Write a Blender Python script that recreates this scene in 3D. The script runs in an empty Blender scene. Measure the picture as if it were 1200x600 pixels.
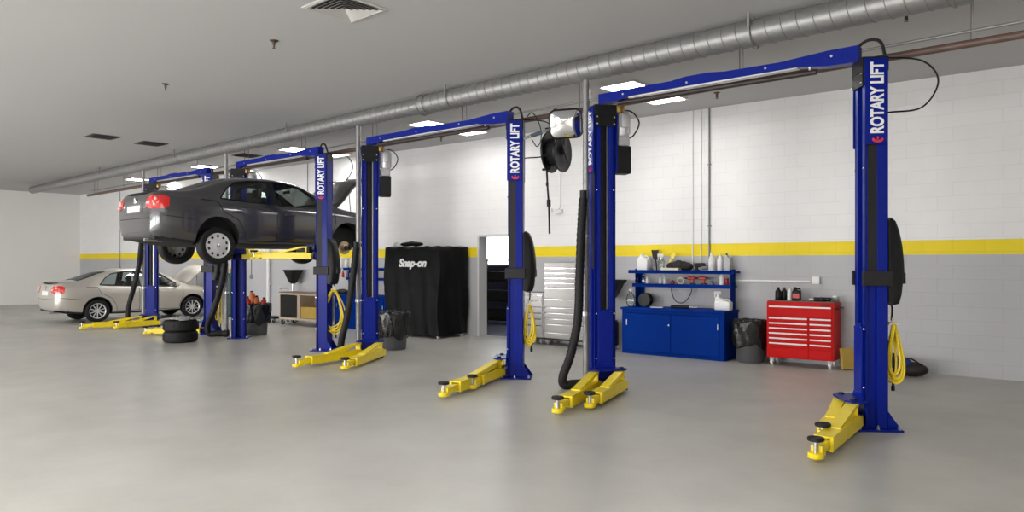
import bpy, bmesh, math, random
from mathutils import Vector, Matrix
from mathutils.bvhtree import BVHTree
random.seed(7)
PI = math.pi
scene = bpy.context.scene
COL = scene.collection

# ------------------------------------------------------------------ camera geometry (image taken as 1200x600)
F = 850.0; HX, HY = 600.0, 307.0; CAMH = 1.667
TH = math.atan(950.0 / F); ST, CT = math.sin(TH), math.cos(TH)

def c2w(x, z, h):
    return Vector((x * ST - z * CT, x * CT + z * ST, h))
def at_depth(px, py, z):                    # point seen at a pixel, z metres in front of the camera
    return c2w((px - HX) / F * z, z, CAMH + (HY - py) * z / F)
def at_height(px, py, h):                   # point seen at a pixel on the level plane z = h
    z = F * (CAMH - h) / (py - HY)
    return c2w((px - HX) / F * z, z, h)
def at_row(px, Y):                          # floor point below pixel column px on the line y = Y
    u = (px - HX) / F
    z = Y / (u * CT + ST)
    p = c2w(u * z, z, 0); return p, z
# wall frame: s along the wall to the right, d out of the wall into the room
WR = math.radians(3.55)
W0 = Vector((-2.68, 12.23, 0)); WD = Vector((math.cos(WR), math.sin(WR), 0)); WN = Vector((math.sin(WR), -math.cos(WR), 0))
def wpt(s, d, h=0): return W0 + WD * s + WN * d + Vector((0, 0, h))
def ws(px, d):                              # s of the point d off the wall in pixel column px, and its depth
    u = (px - HX) / F
    o = W0 + WN * d
    # X = z(u ST - CT), Y = z(u CT + ST); solve on the line o + s WD
    ax, ay = u * ST - CT, u * CT + ST
    det = ax * (-WD.y) - ay * (-WD.x)
    z = (o.x * (-WD.y) - o.y * (-WD.x)) / det
    s = (ax * o.y - ay * o.x) / det * -1
    p = Vector((ax * z, ay * z, 0)); s = (p - o).dot(WD)
    return s, z
def wh(px, py, d):
    s, z = ws(px, d); return CAMH + (HY - py) * z / F

# ------------------------------------------------------------------ materials
def mat(name, col, rough=0.5, metal=0.0, var=0.0, scale=6.0, bump=0.0, bscale=40.0, spec=0.5, coat=0.0, emit=None, es=0):
    m = bpy.data.materials.new(name); m.use_nodes = True
    nt = m.node_tree; b = nt.nodes['Principled BSDF']
    b.inputs['Base Color'].default_value = (*col, 1)
    b.inputs['Roughness'].default_value = rough
    b.inputs['Metallic'].default_value = metal
    b.inputs['Specular IOR Level'].default_value = spec
    if coat: b.inputs['Coat Weight'].default_value = coat; b.inputs['Coat Roughness'].default_value = 0.08
    tc = nt.nodes.new('ShaderNodeTexCoord')
    if var > 0:
        n = nt.nodes.new('ShaderNodeTexNoise'); n.inputs['Scale'].default_value = scale; n.inputs['Detail'].default_value = 5
        nt.links.new(tc.outputs['Object'], n.inputs['Vector'])
        mx = nt.nodes.new('ShaderNodeMix'); mx.data_type = 'RGBA'
        mx.inputs['A'].default_value = (*[max(0, c * (1 - var)) for c in col], 1)
        mx.inputs['B'].default_value = (*[min(1, c * (1 + var)) for c in col], 1)
        nt.links.new(n.outputs['Fac'], mx.inputs['Factor']); nt.links.new(mx.outputs['Result'], b.inputs['Base Color'])
    if bump > 0:
        n2 = nt.nodes.new('ShaderNodeTexNoise'); n2.inputs['Scale'].default_value = bscale; n2.inputs['Detail'].default_value = 4
        nt.links.new(tc.outputs['Object'], n2.inputs['Vector'])
        bp = nt.nodes.new('ShaderNodeBump'); bp.inputs['Strength'].default_value = bump; bp.inputs['Distance'].default_value = 0.02
        nt.links.new(n2.outputs['Fac'], bp.inputs['Height']); nt.links.new(bp.outputs['Normal'], b.inputs['Normal'])
    if emit:
        b.inputs['Emission Color'].default_value = (*emit, 1); b.inputs['Emission Strength'].default_value = es
    return m

def glass_mat(name, tint, gloss=0.10):
    m = bpy.data.materials.new(name); m.use_nodes = True
    nt = m.node_tree; nt.nodes.clear()
    o = nt.nodes.new('ShaderNodeOutputMaterial'); mix = nt.nodes.new('ShaderNodeMixShader')
    t = nt.nodes.new('ShaderNodeBsdfTransparent'); t.inputs['Color'].default_value = (*tint, 1)
    g = nt.nodes.new('ShaderNodeBsdfGlossy'); g.inputs['Roughness'].default_value = 0.03
    lw = nt.nodes.new('ShaderNodeLayerWeight'); lw.inputs['Blend'].default_value = 0.25
    mp = nt.nodes.new('ShaderNodeMapRange'); mp.inputs['To Min'].default_value = gloss; mp.inputs['To Max'].default_value = 0.8
    nt.links.new(lw.outputs['Fresnel'], mp.inputs['Value']); nt.links.new(mp.outputs['Result'], mix.inputs['Fac'])
    nt.links.new(t.outputs[0], mix.inputs[1]); nt.links.new(g.outputs[0], mix.inputs[2]); nt.links.new(mix.outputs[0], o.inputs['Surface'])
    return m

M = {}
M['blue'] = mat('lift_blue_enamel', (0.001, 0.011, 0.215), 0.34, var=0.12, scale=3, spec=0.15, coat=0.04)
M['bench'] = mat('bench_blue_paint', (0.0, 0.026, 0.22), 0.55, var=0.10, scale=4, spec=0.04)
M['yellow'] = mat('safety_yellow_paint', (0.88, 0.68, 0.012), 0.42, var=0.10, scale=9, coat=0.1)
M['hose_y'] = mat('yellow_hose_rubber', (0.80, 0.60, 0.02), 0.5)
M['black'] = mat('black_plastic', (0.007, 0.007, 0.008), 0.42, bump=0.05, spec=0.28)
M['rubber'] = mat('black_rubber', (0.010, 0.010, 0.0105), 0.6, var=0.2, scale=20, bump=0.08, spec=0.28)
M['charcoal'] = mat('charcoal_trim', (0.014, 0.012, 0.014), 0.5, var=0.15, spec=0.3)
M['steel'] = mat('bare_steel', (0.55, 0.55, 0.56), 0.32, 1.0, var=0.1)
M['galv'] = mat('galvanised_sheet', (0.29, 0.29, 0.285), 0.45, 0.6, var=0.22, scale=14)
M['stainless'] = mat('stainless_sheet', (0.27, 0.262, 0.255), 0.34, 1.0, var=0.06, scale=30)
M['chrome'] = mat('polished_chrome', (0.85, 0.85, 0.85), 0.12, 1.0, var=0.02)
M['white'] = mat('white_plastic', (0.78, 0.78, 0.76), 0.45, var=0.04)
M['whitepaint'] = mat('white_letter_paint', (0.85, 0.85, 0.85), 0.5, var=0.02)
M['grey'] = mat('grey_plastic', (0.22, 0.22, 0.23), 0.5, var=0.08)
M['bin'] = mat('grey_bin_plastic', (0.085, 0.085, 0.09), 0.55, var=0.12)
M['bag'] = mat('black_bag_film', (0.010, 0.010, 0.011), 0.22, bump=0.35, bscale=16)
M['red'] = mat('red_enamel', (0.55, 0.004, 0.004), 0.45, var=0.08, spec=0.12)
M['redplastic'] = mat('red_plastic', (0.50, 0.03, 0.02), 0.4, var=0.1)
M['orange'] = mat('orange_plastic', (0.60, 0.14, 0.03), 0.45, var=0.1)
M['cream'] = mat('cream_card', (0.75, 0.68, 0.50), 0.7, var=0.06)
M['wood'] = mat('pale_wood', (0.52, 0.43, 0.32), 0.6, var=0.15, scale=5)
M['cardboard'] = mat('yellow_board', (0.50, 0.33, 0.06), 0.7, var=0.15)
M['brown'] = mat('brown_painted_pipe', (0.13, 0.08, 0.065), 0.45, var=0.2)
M['tank'] = mat('milky_tank', (0.42, 0.42, 0.44), 0.35, var=0.1)
M['cast'] = mat('cast_aluminium', (0.60, 0.60, 0.61), 0.38, 0.5, var=0.12)
M['brass'] = mat('worn_brass', (0.45, 0.30, 0.10), 0.4, 0.6, var=0.2)
M['bar'] = mat('dark_bar_sleeve', (0.028, 0.018, 0.016), 0.5, var=0.1)
M['cloth'] = mat('black_cloth', (0.0035, 0.0035, 0.004), 0.6, var=0.2, bump=0.25, bscale=5, spec=0.18)
M['bluecloth'] = mat('blue_cloth', (0.02, 0.05, 0.25), 0.8, var=0.15)
M['jacket'] = mat('dark_jacket', (0.014, 0.010, 0.010), 0.7, var=0.3, bump=0.3)
M['paper'] = mat('white_paper', (0.75, 0.75, 0.74), 0.7, var=0.05)
M['rag'] = mat('grey_rag', (0.34, 0.33, 0.32), 0.8, var=0.6, scale=14)
M['green'] = mat('dark_green_paint', (0.012, 0.06, 0.04), 0.45, var=0.15)
M['clear'] = glass_mat('clear_plastic', (0.82, 0.86, 0.84), 0.15)
M['carpaint'] = mat('dark_grey_car_paint', (0.080, 0.079, 0.086), 0.24, 0.6, var=0.03, coat=1.0)
M['silverpaint'] = mat('champagne_car_paint', (0.56, 0.53, 0.48), 0.34, 0.5, var=0.02, coat=0.8)
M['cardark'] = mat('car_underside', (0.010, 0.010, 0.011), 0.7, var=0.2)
M['cabin'] = mat('cabin_trim', (0.020, 0.020, 0.022), 0.7, var=0.2)
M['carglass'] = glass_mat('tinted_car_glass', (0.80, 0.88, 0.85), 0.06)
M['tail'] = mat('red_lamp_lens', (0.62, 0.010, 0.008), 0.12, var=0.05, coat=1.0)
M['tailwhite'] = mat('pale_lamp_lens', (0.85, 0.55, 0.50), 0.12, var=0.05, coat=1.0)
M['alloy'] = mat('silver_wheel', (0.66, 0.66, 0.67), 0.32, 0.35, var=0.04)
M['disc'] = mat('rusty_brake_disc', (0.42, 0.33, 0.22), 0.35, 0.9, var=0.15, scale=16)
M['vent'] = mat('shaded_vent_metal', (0.09, 0.08, 0.08), 0.6, var=0.1)  # shade of grille slats facing away, put into the base colour
M['ventwhite'] = mat('vent_white_metal', (0.62, 0.60, 0.58), 0.5, var=0.03)
M['logo_red'] = mat('red_mark', (0.62, 0.02, 0.02), 0.5, var=0.02)
M['copper'] = mat('dark_bronze', (0.10, 0.07, 0.05), 0.45, 0.5, var=0.1)
M['mirror'] = mat('mirror_face', (0.90, 0.91, 0.92), 0.03, 1.0, var=0.01)
M['lamp'] = mat('lamp_diffuser', (0.9, 0.9, 0.9), 0.5, var=0.0, emit=(1.0, 0.98, 0.95), es=31)
M['lamp_wall'] = mat('lamp_diffuser_dim', (0.9, 0.9, 0.9), 0.5, emit=(1.0, 0.98, 0.95), es=15)
M['lamp_fill'] = mat('fill_lamp_diffuser', (0.9, 0.9, 0.9), 0.5, emit=(1.0, 0.98, 0.96), es=22)
M['daylight'] = mat('daylit_pane', (0.9, 0.9, 0.9), 0.4, emit=(0.92, 0.97, 1.0), es=5)
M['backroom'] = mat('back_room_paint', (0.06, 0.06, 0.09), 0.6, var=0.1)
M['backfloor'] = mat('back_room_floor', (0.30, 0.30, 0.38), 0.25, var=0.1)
M['engine'] = mat('engine_bay', (0.03, 0.03, 0.032), 0.5, 0.2, var=0.5, scale=18)

def floor_mat():
    m = mat('epoxy_floor', (0.43, 0.42, 0.385), 0.3)
    nt = m.node_tree; b = nt.nodes['Principled BSDF']; tc = nt.nodes.new('ShaderNodeTexCoord')
    n = nt.nodes.new('ShaderNodeTexNoise'); n.inputs['Scale'].default_value = 0.8; n.inputs['Detail'].default_value = 8; n.inputs['Roughness'].default_value = 0.62
    nt.links.new(tc.outputs['Object'], n.inputs['Vector'])
    r = nt.nodes.new('ShaderNodeValToRGB')
    r.color_ramp.elements[0].position = 0.3; r.color_ramp.elements[0].color = (0.385, 0.375, 0.345, 1)
    r.color_ramp.elements[1].position = 0.7; r.color_ramp.elements[1].color = (0.475, 0.465, 0.43, 1)
    nt.links.new(n.outputs['Fac'], r.inputs['Fac'])
    n3 = nt.nodes.new('ShaderNodeTexNoise'); n3.inputs['Scale'].default_value = 5; n3.inputs['Detail'].default_value = 6
    nt.links.new(tc.outputs['Object'], n3.inputs['Vector'])
    r3 = nt.nodes.new('ShaderNodeValToRGB'); r3.color_ramp.elements[0].position = 0.66; r3.color_ramp.elements[1].position = 0.78
    r3.color_ramp.elements[0].color = (0, 0, 0, 1); r3.color_ramp.elements[1].color = (0.22, 0.22, 0.22, 1)
    nt.links.new(n3.outputs['Fac'], r3.inputs['Fac'])
    mx = nt.nodes.new('ShaderNodeMix'); mx.data_type = 'RGBA'; mx.inputs['B'].default_value = (0.24, 0.23, 0.21, 1)
    nt.links.new(r3.outputs['Color'], mx.inputs['Factor']); nt.links.new(r.outputs['Color'], mx.inputs['A'])
    nt.links.new(mx.outputs['Result'], b.inputs['Base Color'])
    n2 = nt.nodes.new('ShaderNodeTexNoise'); n2.inputs['Scale'].default_value = 2.2; n2.inputs['Detail'].default_value = 5
    nt.links.new(tc.outputs['Object'], n2.inputs['Vector'])
    mr = nt.nodes.new('ShaderNodeMapRange'); mr.inputs['To Min'].default_value = 0.24; mr.inputs['To Max'].default_value = 0.46
    nt.links.new(n2.outputs['Fac'], mr.inputs['Value']); nt.links.new(mr.outputs['Result'], b.inputs['Roughness'])
    bp = nt.nodes.new('ShaderNodeBump'); bp.inputs['Strength'].default_value = 0.06; bp.inputs['Distance'].default_value = 0.01
    nt.links.new(n3.outputs['Fac'], bp.inputs['Height']); nt.links.new(bp.outputs['Normal'], b.inputs['Normal'])
    b.inputs['Specular IOR Level'].default_value = 0.45
    return m

def block_mat(name, rot):
    """painted concrete block wall: white above, a yellow band, grey below"""
    m = bpy.data.materials.new(name); m.use_nodes = True
    nt = m.node_tree; b = nt.nodes['Principled BSDF']; tc = nt.nodes.new('ShaderNodeTexCoord')
    sx = nt.nodes.new('ShaderNodeSeparateXYZ'); nt.links.new(tc.outputs['Object'], sx.inputs[0])
    cb = nt.nodes.new('ShaderNodeCombineXYZ')
    nt.links.new(sx.outputs['X'], cb.inputs['X']); nt.links.new(sx.outputs['Z'], cb.inputs['Y'])
    br = nt.nodes.new('ShaderNodeTexBrick'); br.inputs['Scale'].default_value = 1.0
    br.inputs['Brick Width'].default_value = 0.405; br.inputs['Row Height'].default_value = 0.2025
    br.inputs['Mortar Size'].default_value = 0.005; br.inputs['Mortar Smooth'].default_value = 0.6
    br.inputs['Color1'].default_value = (1, 1, 1, 1); br.inputs['Color2'].default_value = (0.985, 0.985, 0.985, 1); br.inputs['Mortar'].default_value = (0.90, 0.90, 0.90, 1)
    nt.links.new(cb.outputs[0], br.inputs['Vector'])
    cr = nt.nodes.new('ShaderNodeValToRGB'); cr.color_ramp.interpolation = 'CONSTANT'
    e = cr.color_ramp.elements
    e[0].position = 0.0; e[0].color = (0.48, 0.48, 0.495, 1)
    e[1].position = 1.765 / 5; e[1].color = (0.90, 0.70, 0.02, 1)
    x = e.new(1.985 / 5); x.color = (0.87, 0.865, 0.865, 1)
    dv = nt.nodes.new('ShaderNodeMath'); dv.operation = 'DIVIDE'; dv.inputs[1].default_value = 5.0
    nt.links.new(sx.outputs['Z'], dv.inputs[0]); nt.links.new(dv.outputs[0], cr.inputs['Fac'])
    ns = nt.nodes.new('ShaderNodeTexNoise'); ns.inputs['Scale'].default_value = 1.5; ns.inputs['Detail'].default_value = 6
    nt.links.new(tc.outputs['Object'], ns.inputs['Vector'])
    mr = nt.nodes.new('ShaderNodeMapRange'); mr.inputs['To Min'].default_value = 0.93; mr.inputs['To Max'].default_value = 1.04
    nt.links.new(ns.outputs['Fac'], mr.inputs['Value'])
    m1 = nt.nodes.new('ShaderNodeMix'); m1.data_type = 'RGBA'; m1.blend_type = 'MULTIPLY'; m1.inputs['Factor'].default_value = 1
    nt.links.new(cr.outputs['Color'], m1.inputs['A']); nt.links.new(br.outputs['Color'], m1.inputs['B'])
    m2 = nt.nodes.new('ShaderNodeMix'); m2.data_type = 'RGBA'; m2.blend_type = 'MULTIPLY'; m2.inputs['Factor'].default_value = 1
    nt.links.new(m1.outputs['Result'], m2.inputs['A']); nt.links.new(mr.outputs['Result'], m2.inputs['B'])
    nt.links.new(m2.outputs['Result'], b.inputs['Base Color'])
    b.inputs['Roughness'].default_value = 0.55; b.inputs['Specular IOR Level'].default_value = 0.3
    bp = nt.nodes.new('ShaderNodeBump'); bp.inputs['Strength'].default_value = 0.35; bp.inputs['Distance'].default_value = 0.006
    iv = nt.nodes.new('ShaderNodeMath'); iv.operation = 'SUBTRACT'; iv.inputs[0].default_value = 1.0
    nt.links.new(br.outputs['Fac'], iv.inputs[1]); nt.links.new(iv.outputs[0], bp.inputs['Height']); nt.links.new(bp.outputs['Normal'], b.inputs['Normal'])
    return m

# ------------------------------------------------------------------ mesh helpers
class MB:
    """collects shapes into one bmesh; X is a matrix applied to everything added"""
    def __init__(self, X=None):
        self.b = bmesh.new(); self.X = X or Matrix.Identity(4)
    def _xf(self, vs, mtx=None):
        t = self.X @ mtx if mtx else self.X
        for v in vs: v.co = t @ v.co
        if t.determinant() < 0:
            fs = {f for v in vs for f in v.link_faces}
            bmesh.ops.reverse_faces(self.b, faces=list(fs))
    def box(self, c, s, bev=0.0, rot=None, seg=2):
        r = bmesh.ops.create_cube(self.b, size=1.0)
        vs = r['verts']
        for v in vs: v.co = Vector((v.co.x * s[0], v.co.y * s[1], v.co.z * s[2]))
        if bev > 0:
            es = list({e for v in vs for e in v.link_edges})
            g = bmesh.ops.bevel(self.b, geom=es, offset=min(bev, min(s) * 0.45), segments=seg, affect='EDGES', profile=0.5)
            vs = list({v for f in g['faces'] for v in f.verts} | {v for v in vs if v.is_valid})
        mt = Matrix.Translation(Vector(c))
        if rot is not None: mt = mt @ rot
        self._xf(vs, mt); return self
    def bx(self, x0, x1, y0, y1, z0, z1, bev=0.0):
        return self.box(((x0 + x1) / 2, (y0 + y1) / 2, (z0 + z1) / 2), (abs(x1 - x0), abs(y1 - y0), abs(z1 - z0)), bev)
    def grid(self, rows, closed=False, cap=False):
        """rows: list of equal-length point lists -> quads"""
        V = [[self.b.verts.new(self.X @ Vector(p)) for p in r] for r in rows]
        n = len(rows[0])
        fl = self.X.determinant() < 0
        for i in range(len(V) - 1):
            for j in range(n if closed else n - 1):
                k = (j + 1) % n
                q = [V[i][j], V[i][k], V[i + 1][k], V[i + 1][j]]
                q2 = []
                for v in q:
                    if v not in q2: q2.append(v)
                try: self.b.faces.new(q2[::-1] if fl else q2)
                except ValueError: pass
        if cap:
            for r, rev in ((V[0], True), (V[-1], False)):
                try: self.b.faces.new(r[::-1] if (rev != fl) else r)
                except ValueError: pass
        return self
    def lathe(self, prof, c=(0, 0, 0), seg=20, rot=None, cap=True):
        """prof: (r, z) from bottom up"""
        mt = Matrix.Translation(Vector(c)) @ (rot or Matrix.Identity(4))
        rows = []
        for r, z in prof:
            rows.append([mt @ Vector((max(r, 1e-4) * math.cos(2 * PI * k / seg), max(r, 1e-4) * math.sin(2 * PI * k / seg), z)) for k in range(seg)])
        return self.grid(rows, True, cap)
    def cyl(self, p0, p1, r, r2=None, seg=14):
        p0, p1 = Vector(p0), Vector(p1); d = p1 - p0
        q = d.to_track_quat('Z', 'Y').to_matrix().to_4x4()
        return self.lathe([(r, 0), (r if r2 is None else r2, d.length)], p0, seg, q)
    def tube(self, pts, r, seg=8, ripple=0.0, cap=True):
        pts = [Vector(p) for p in pts]; n = len(pts); rows = []
        t0 = (pts[1] - pts[0]).normalized()
        up = Vector((0, 0, 1)) if abs(t0.z) < 0.9 else Vector((1, 0, 0))
        nx = t0.cross(up).normalized()
        for i, p in enumerate(pts):
            t = (pts[min(i + 1, n - 1)] - pts[max(i - 1, 0)]).normalized()
            nx = (nx - t * nx.dot(t)).normalized(); ny = t.cross(nx)
            rr = r(i / (n - 1)) if callable(r) else r
            if ripple: rr *= 1 + (ripple if i % 2 else -ripple)
            rows.append([p + nx * rr * math.cos(2 * PI * k / seg) + ny * rr * math.sin(2 * PI * k / seg) for k in range(seg)])
        return self.grid(rows, True, cap)
    def prism(self, poly, a0, a1, axis='x'):
        """extrude a polygon along an axis; poly in the other two coordinates in order (y,z), (x,z) or (x,y)"""
        def P(u, v, a): return {'x': (a, u, v), 'y': (u, a, v), 'z': (u, v, a)}[axis]
        rows = [[P(u, v, a0) for u, v in poly], [P(u, v, a1) for u, v in poly]]
        self.grid(rows, True, True)
        return self
    def ball(self, c, r, s=(1, 1, 1), seg=16, jig=0.0):
        r_ = bmesh.ops.create_uvsphere(self.b, u_segments=seg, v_segments=max(6, seg // 2), radius=r)
        for v in r_['verts']:
            k = 1 + (random.uniform(-jig, jig) if jig else 0)
            v.co = Vector((v.co.x * s[0] * k, v.co.y * s[1] * k, v.co.z * s[2] * k))
        self._xf(r_['verts'], Matrix.Translation(Vector(c))); return self
    def mesh(self, name, fix=True):
        if fix: bmesh.ops.recalc_face_normals(self.b, faces=self.b.faces[:])
        me = bpy.data.meshes.new(name); self.b.to_mesh(me); self.b.free(); return me
    def build(self, name, m, parent=None, smooth=0.0, fix=True):
        me = self.mesh(name, fix); me.materials.append(m)
        o = bpy.data.objects.new(name, me); COL.objects.link(o)
        if parent is not None: o.parent = parent
        if smooth: shade(me, smooth)
        return o

def shade(me, ang=40):
    me.polygons.foreach_set('use_smooth', [True] * len(me.polygons))
    me.set_sharp_from_angle(angle=math.radians(ang))

def thing(name, label, cat, loc=(0, 0, 0), rz=0.0, group=None):
    o = bpy.data.objects.new(name, None); COL.objects.link(o)
    o.location = loc; o.rotation_euler = (0, 0, rz); o.empty_display_size = 0.2
    o['label'] = label; o['category'] = cat
    if group: o['group'] = group
    return o
def tag(o, label, cat, group=None, loc=None, rz=None):
    o['label'] = label; o['category'] = cat
    if group: o['group'] = group
    if loc is not None: o.location = loc
    if rz is not None: o.rotation_euler = (0, 0, rz)
    return o
def struct(o, label=None):
    o['kind'] = 'structure'
    if label: o['label'] = label
    return o
def copy_tree(o, parent=None):
    c = o.copy(); COL.objects.link(c)
    if parent is not None: c.parent = parent
    for ch in [x for x in bpy.data.objects if x.parent == o]: copy_tree(ch, c)
    return c
def bez(pts, n=12):
    """smooth (Catmull-Rom) path through points"""
    pts = [Vector(p) for p in pts]; out = []
    P = [pts[0] * 2 - pts[1]] + pts + [pts[-1] * 2 - pts[-2]]
    for i in range(1, len(P) - 2):
        a, b, c, d = P[i - 1], P[i], P[i + 1], P[i + 2]
        for k in range(n):
            t = k / n
            out.append(0.5 * ((2 * b) + (c - a) * t + (2 * a - 5 * b + 4 * c - d) * t * t + (3 * b - a - 3 * c + d) * t ** 3))
    out.append(pts[-1]); return out
def text(name, body, size, m, parent, mtx, bold=0.0, shear=0.0, ext=0.003, sx=1.0):
    cu = bpy.data.curves.new(name, 'FONT'); cu.body = body; cu.size = size; cu.extrude = ext; cu.offset = bold; cu.shear = shear
    cu.align_x = 'CENTER'; cu.align_y = 'CENTER'
    ob = bpy.data.objects.new(name + '_tmp', cu); COL.objects.link(ob)
    bpy.context.view_layer.update()
    dg = bpy.context.evaluated_depsgraph_get()
    me = bpy.data.meshes.new_from_object(ob.evaluated_get(dg))
    bpy.data.objects.remove(ob); me.name = name
    me.transform(mtx @ Matrix.Diagonal((sx, 1, 1, 1)))
    me.materials.clear(); me.materials.append(m)
    o = bpy.data.objects.new(name, me); COL.objects.link(o)
    if parent is not None: o.parent = parent
    return o
def cols(x, y, z, t):
    return Matrix(((x[0], y[0], z[0], t[0]), (x[1], y[1], z[1], t[1]), (x[2], y[2], z[2], t[2]), (0, 0, 0, 1)))

# ================================================================== the room
CEIL = 4.42
XL, XR, YB = -33.0, 3.2, -7.0
fl = MB().bx(XL - 1, XR + 1, YB - 1, 16.5, -0.2, 0).build('floor', floor_mat()); struct(fl)
M['ceil'] = mat('ceiling_paint', (0.51, 0.51, 0.51), 0.75, var=0.02, scale=0.6)
ce = MB().bx(XL - 1, XR + 1, YB - 1, 13.5, CEIL, CEIL + 0.2).build('ceiling', M['ceil']); struct(ce)

wall_m = block_mat('painted_block_wall', 0)
sL, sR = (XL + 2.68) / math.cos(WR), (XR + 2.68) / math.cos(WR)
dL = ws(560, 0.0)[0]; dW = 1.15; dR = dL + dW; dH = 2.28; WT = 0.24
w = MB().bx(sL, dL, 0, WT, 0, CEIL).bx(dR, sR, 0, WT, 0, CEIL).bx(dL, dR, 0, WT, dH, CEIL)
wb = w.build('wall_back', wall_m); wb.location = W0; wb.rotation_euler = (0, 0, WR); struct(wb)
plain = mat('white_wall_paint', (0.78, 0.77, 0.75), 0.6, var=0.03, scale=1)
struct(MB().bx(XL - 0.3, XL, YB, 10.6, 0, CEIL).build('wall_left', wall_m and plain))
struct(MB().bx(XR, XR + 0.3, YB, 13.0, 0, CEIL).build('wall_right', plain))
struct(MB().bx(XL, XR, YB - 0.3, YB, 0, CEIL).build('wall_front', plain))

def on_wall(o, s, d, h=0): o.location = wpt(s, d, h); o.rotation_euler = (0, 0, WR); return o
# door lining: grey steel frame round the opening
f = 0.05
fr = MB().bx(0, f, -0.02, WT + 0.02, 0, dH).bx(dW - f, dW, -0.02, WT + 0.02, 0, dH).bx(f, dW - f, -0.02, WT + 0.02, dH - f, dH)
M['frame'] = mat('pale_door_frame', (0.66, 0.66, 0.66), 0.5, var=0.04)
struct(on_wall(fr.build('door_1', M['frame']), dL, 0))
# the room behind the doorway: dark, with one daylit window
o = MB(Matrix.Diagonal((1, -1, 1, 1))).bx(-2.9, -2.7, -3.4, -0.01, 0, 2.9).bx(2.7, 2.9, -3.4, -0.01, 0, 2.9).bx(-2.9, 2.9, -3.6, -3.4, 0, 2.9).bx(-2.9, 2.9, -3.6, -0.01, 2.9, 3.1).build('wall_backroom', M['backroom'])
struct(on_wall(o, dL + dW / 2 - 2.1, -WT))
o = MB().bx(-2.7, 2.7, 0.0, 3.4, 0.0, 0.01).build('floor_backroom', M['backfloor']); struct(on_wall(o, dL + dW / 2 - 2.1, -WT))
wf = MB()
for x0, x1, z0, z1 in ((-2.5, 1.9, 1.55, 1.60), (-2.5, 1.9, 2.62, 2.67), (-2.5, -2.45, 1.6, 2.62), (1.85, 1.9, 1.6, 2.62), (-0.03, 0.03, 1.6, 2.62)):
    wf.bx(x0, x1, -0.06, 0.02, z0, z1)
o = wf.build('window_1', M['frame']); struct(on_wall(o, dL + dW / 2 - 2.1, -WT - 3.37))
pn = MB().bx(-2.45, 1.85, 0.0, 0.01, 1.6, 2.62).build('window_pane', M['daylight'], o)

# ================================================================== ceiling fixtures
def troffer(X, Y, label, lm='lamp'):
    t = thing('ceiling_light', label, 'ceiling light', (X, Y, CEIL), 0, 'recessed ceiling lights')
    w, h = 0.30, 0.30
    fm = MB().bx(-w - 0.03, w + 0.03, -h - 0.03, -h, -0.03, -0.001).bx(-w - 0.03, w + 0.03, h, h + 0.03, -0.03, -0.001)
    fm.bx(-w - 0.03, -w, -h, h, -0.03, -0.001).bx(w, w + 0.03, -h, h, -0.03, -0.001)
    fm.build('frame', M['ventwhite'], t)
    MB().bx(-w, w, -h, h, -0.018, -0.004).build('diffuser', M[lm], t)
    return t
xs = [-6.24, -10.86, -15.7, -20.5, -25.3]
wh_ = ['over the blue workbench', 'over the draped black cabinet', 'right of the grey car', 'left of the grey car', 'over the far left end']
for i, x in enumerate(xs):
    for y, row in ((9.68, 'nearer of the pair '), (10.72, 'wall side of the pair ')):
        troffer(x, y, 'lit square ceiling light, ' + row + wh_[i], 'lamp_wall' if y > 10 else 'lamp')
k = 0
for y, n in ((1.6, 'second'), (0.4, 'first'), (-1.2, 'third'), (-3.6, 'rear')):  # rows of fixtures added out of view as fill for walls and floor
    for x in (1.0, -1.45, -3.9, -6.24, -10.86, -15.7, -20.5, -25.3):
        t = troffer(x, y, 'added unseen square fill light over the empty driveway in front of the lifts', 'lamp_fill'); t['group'] = 'added driveway fill lights'

def sprinkler(px, py, label):
    p = at_height(px, py, CEIL - 0.05)
    t = thing('sprinkler_head', label, 'sprinkler', (p.x, p.y, CEIL + .002), 0, 'ceiling sprinkler heads')
    MB().lathe([(0.055, 0), (0.05, -0.012), (0.028, -0.022)], seg=14).build('escutcheon', M['copper'], t, 40)
    MB().lathe([(0.02, -0.02), (0.016, -0.06), (0.010, -0.085)], seg=10).bx(-0.018, -0.012, -0.004, 0.004, -0.1, -0.05).bx(0.012, 0.018, -0.004, 0.004, -0.1, -0.05).lathe([(0.022, -0.103), (0.022, -0.099)], seg=10).build('spray_head', M['copper'], t, 40)
sprinkler(321, 52, 'small dark sprinkler head on the bare grey ceiling right of another above the car')
sprinkler(194, 102, 'small dark sprinkler head on bare ceiling left above the grey car')
sprinkler(765, 74, 'small dark sprinkler head just under the duct, above the nearest overhead beam')
sprinkler(840, 112, 'small dark sprinkler head near block wall, right of the lit ceiling pair')
sprinkler(560, 115, 'small dark sprinkler head behind duct above the middle lift beam')
sprinkler(517, 163, 'small dark sprinkler head below the middle lift beam by the wall')
sprinkler(1062, 20, 'small dark sprinkler head below the right end of the duct')

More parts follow.
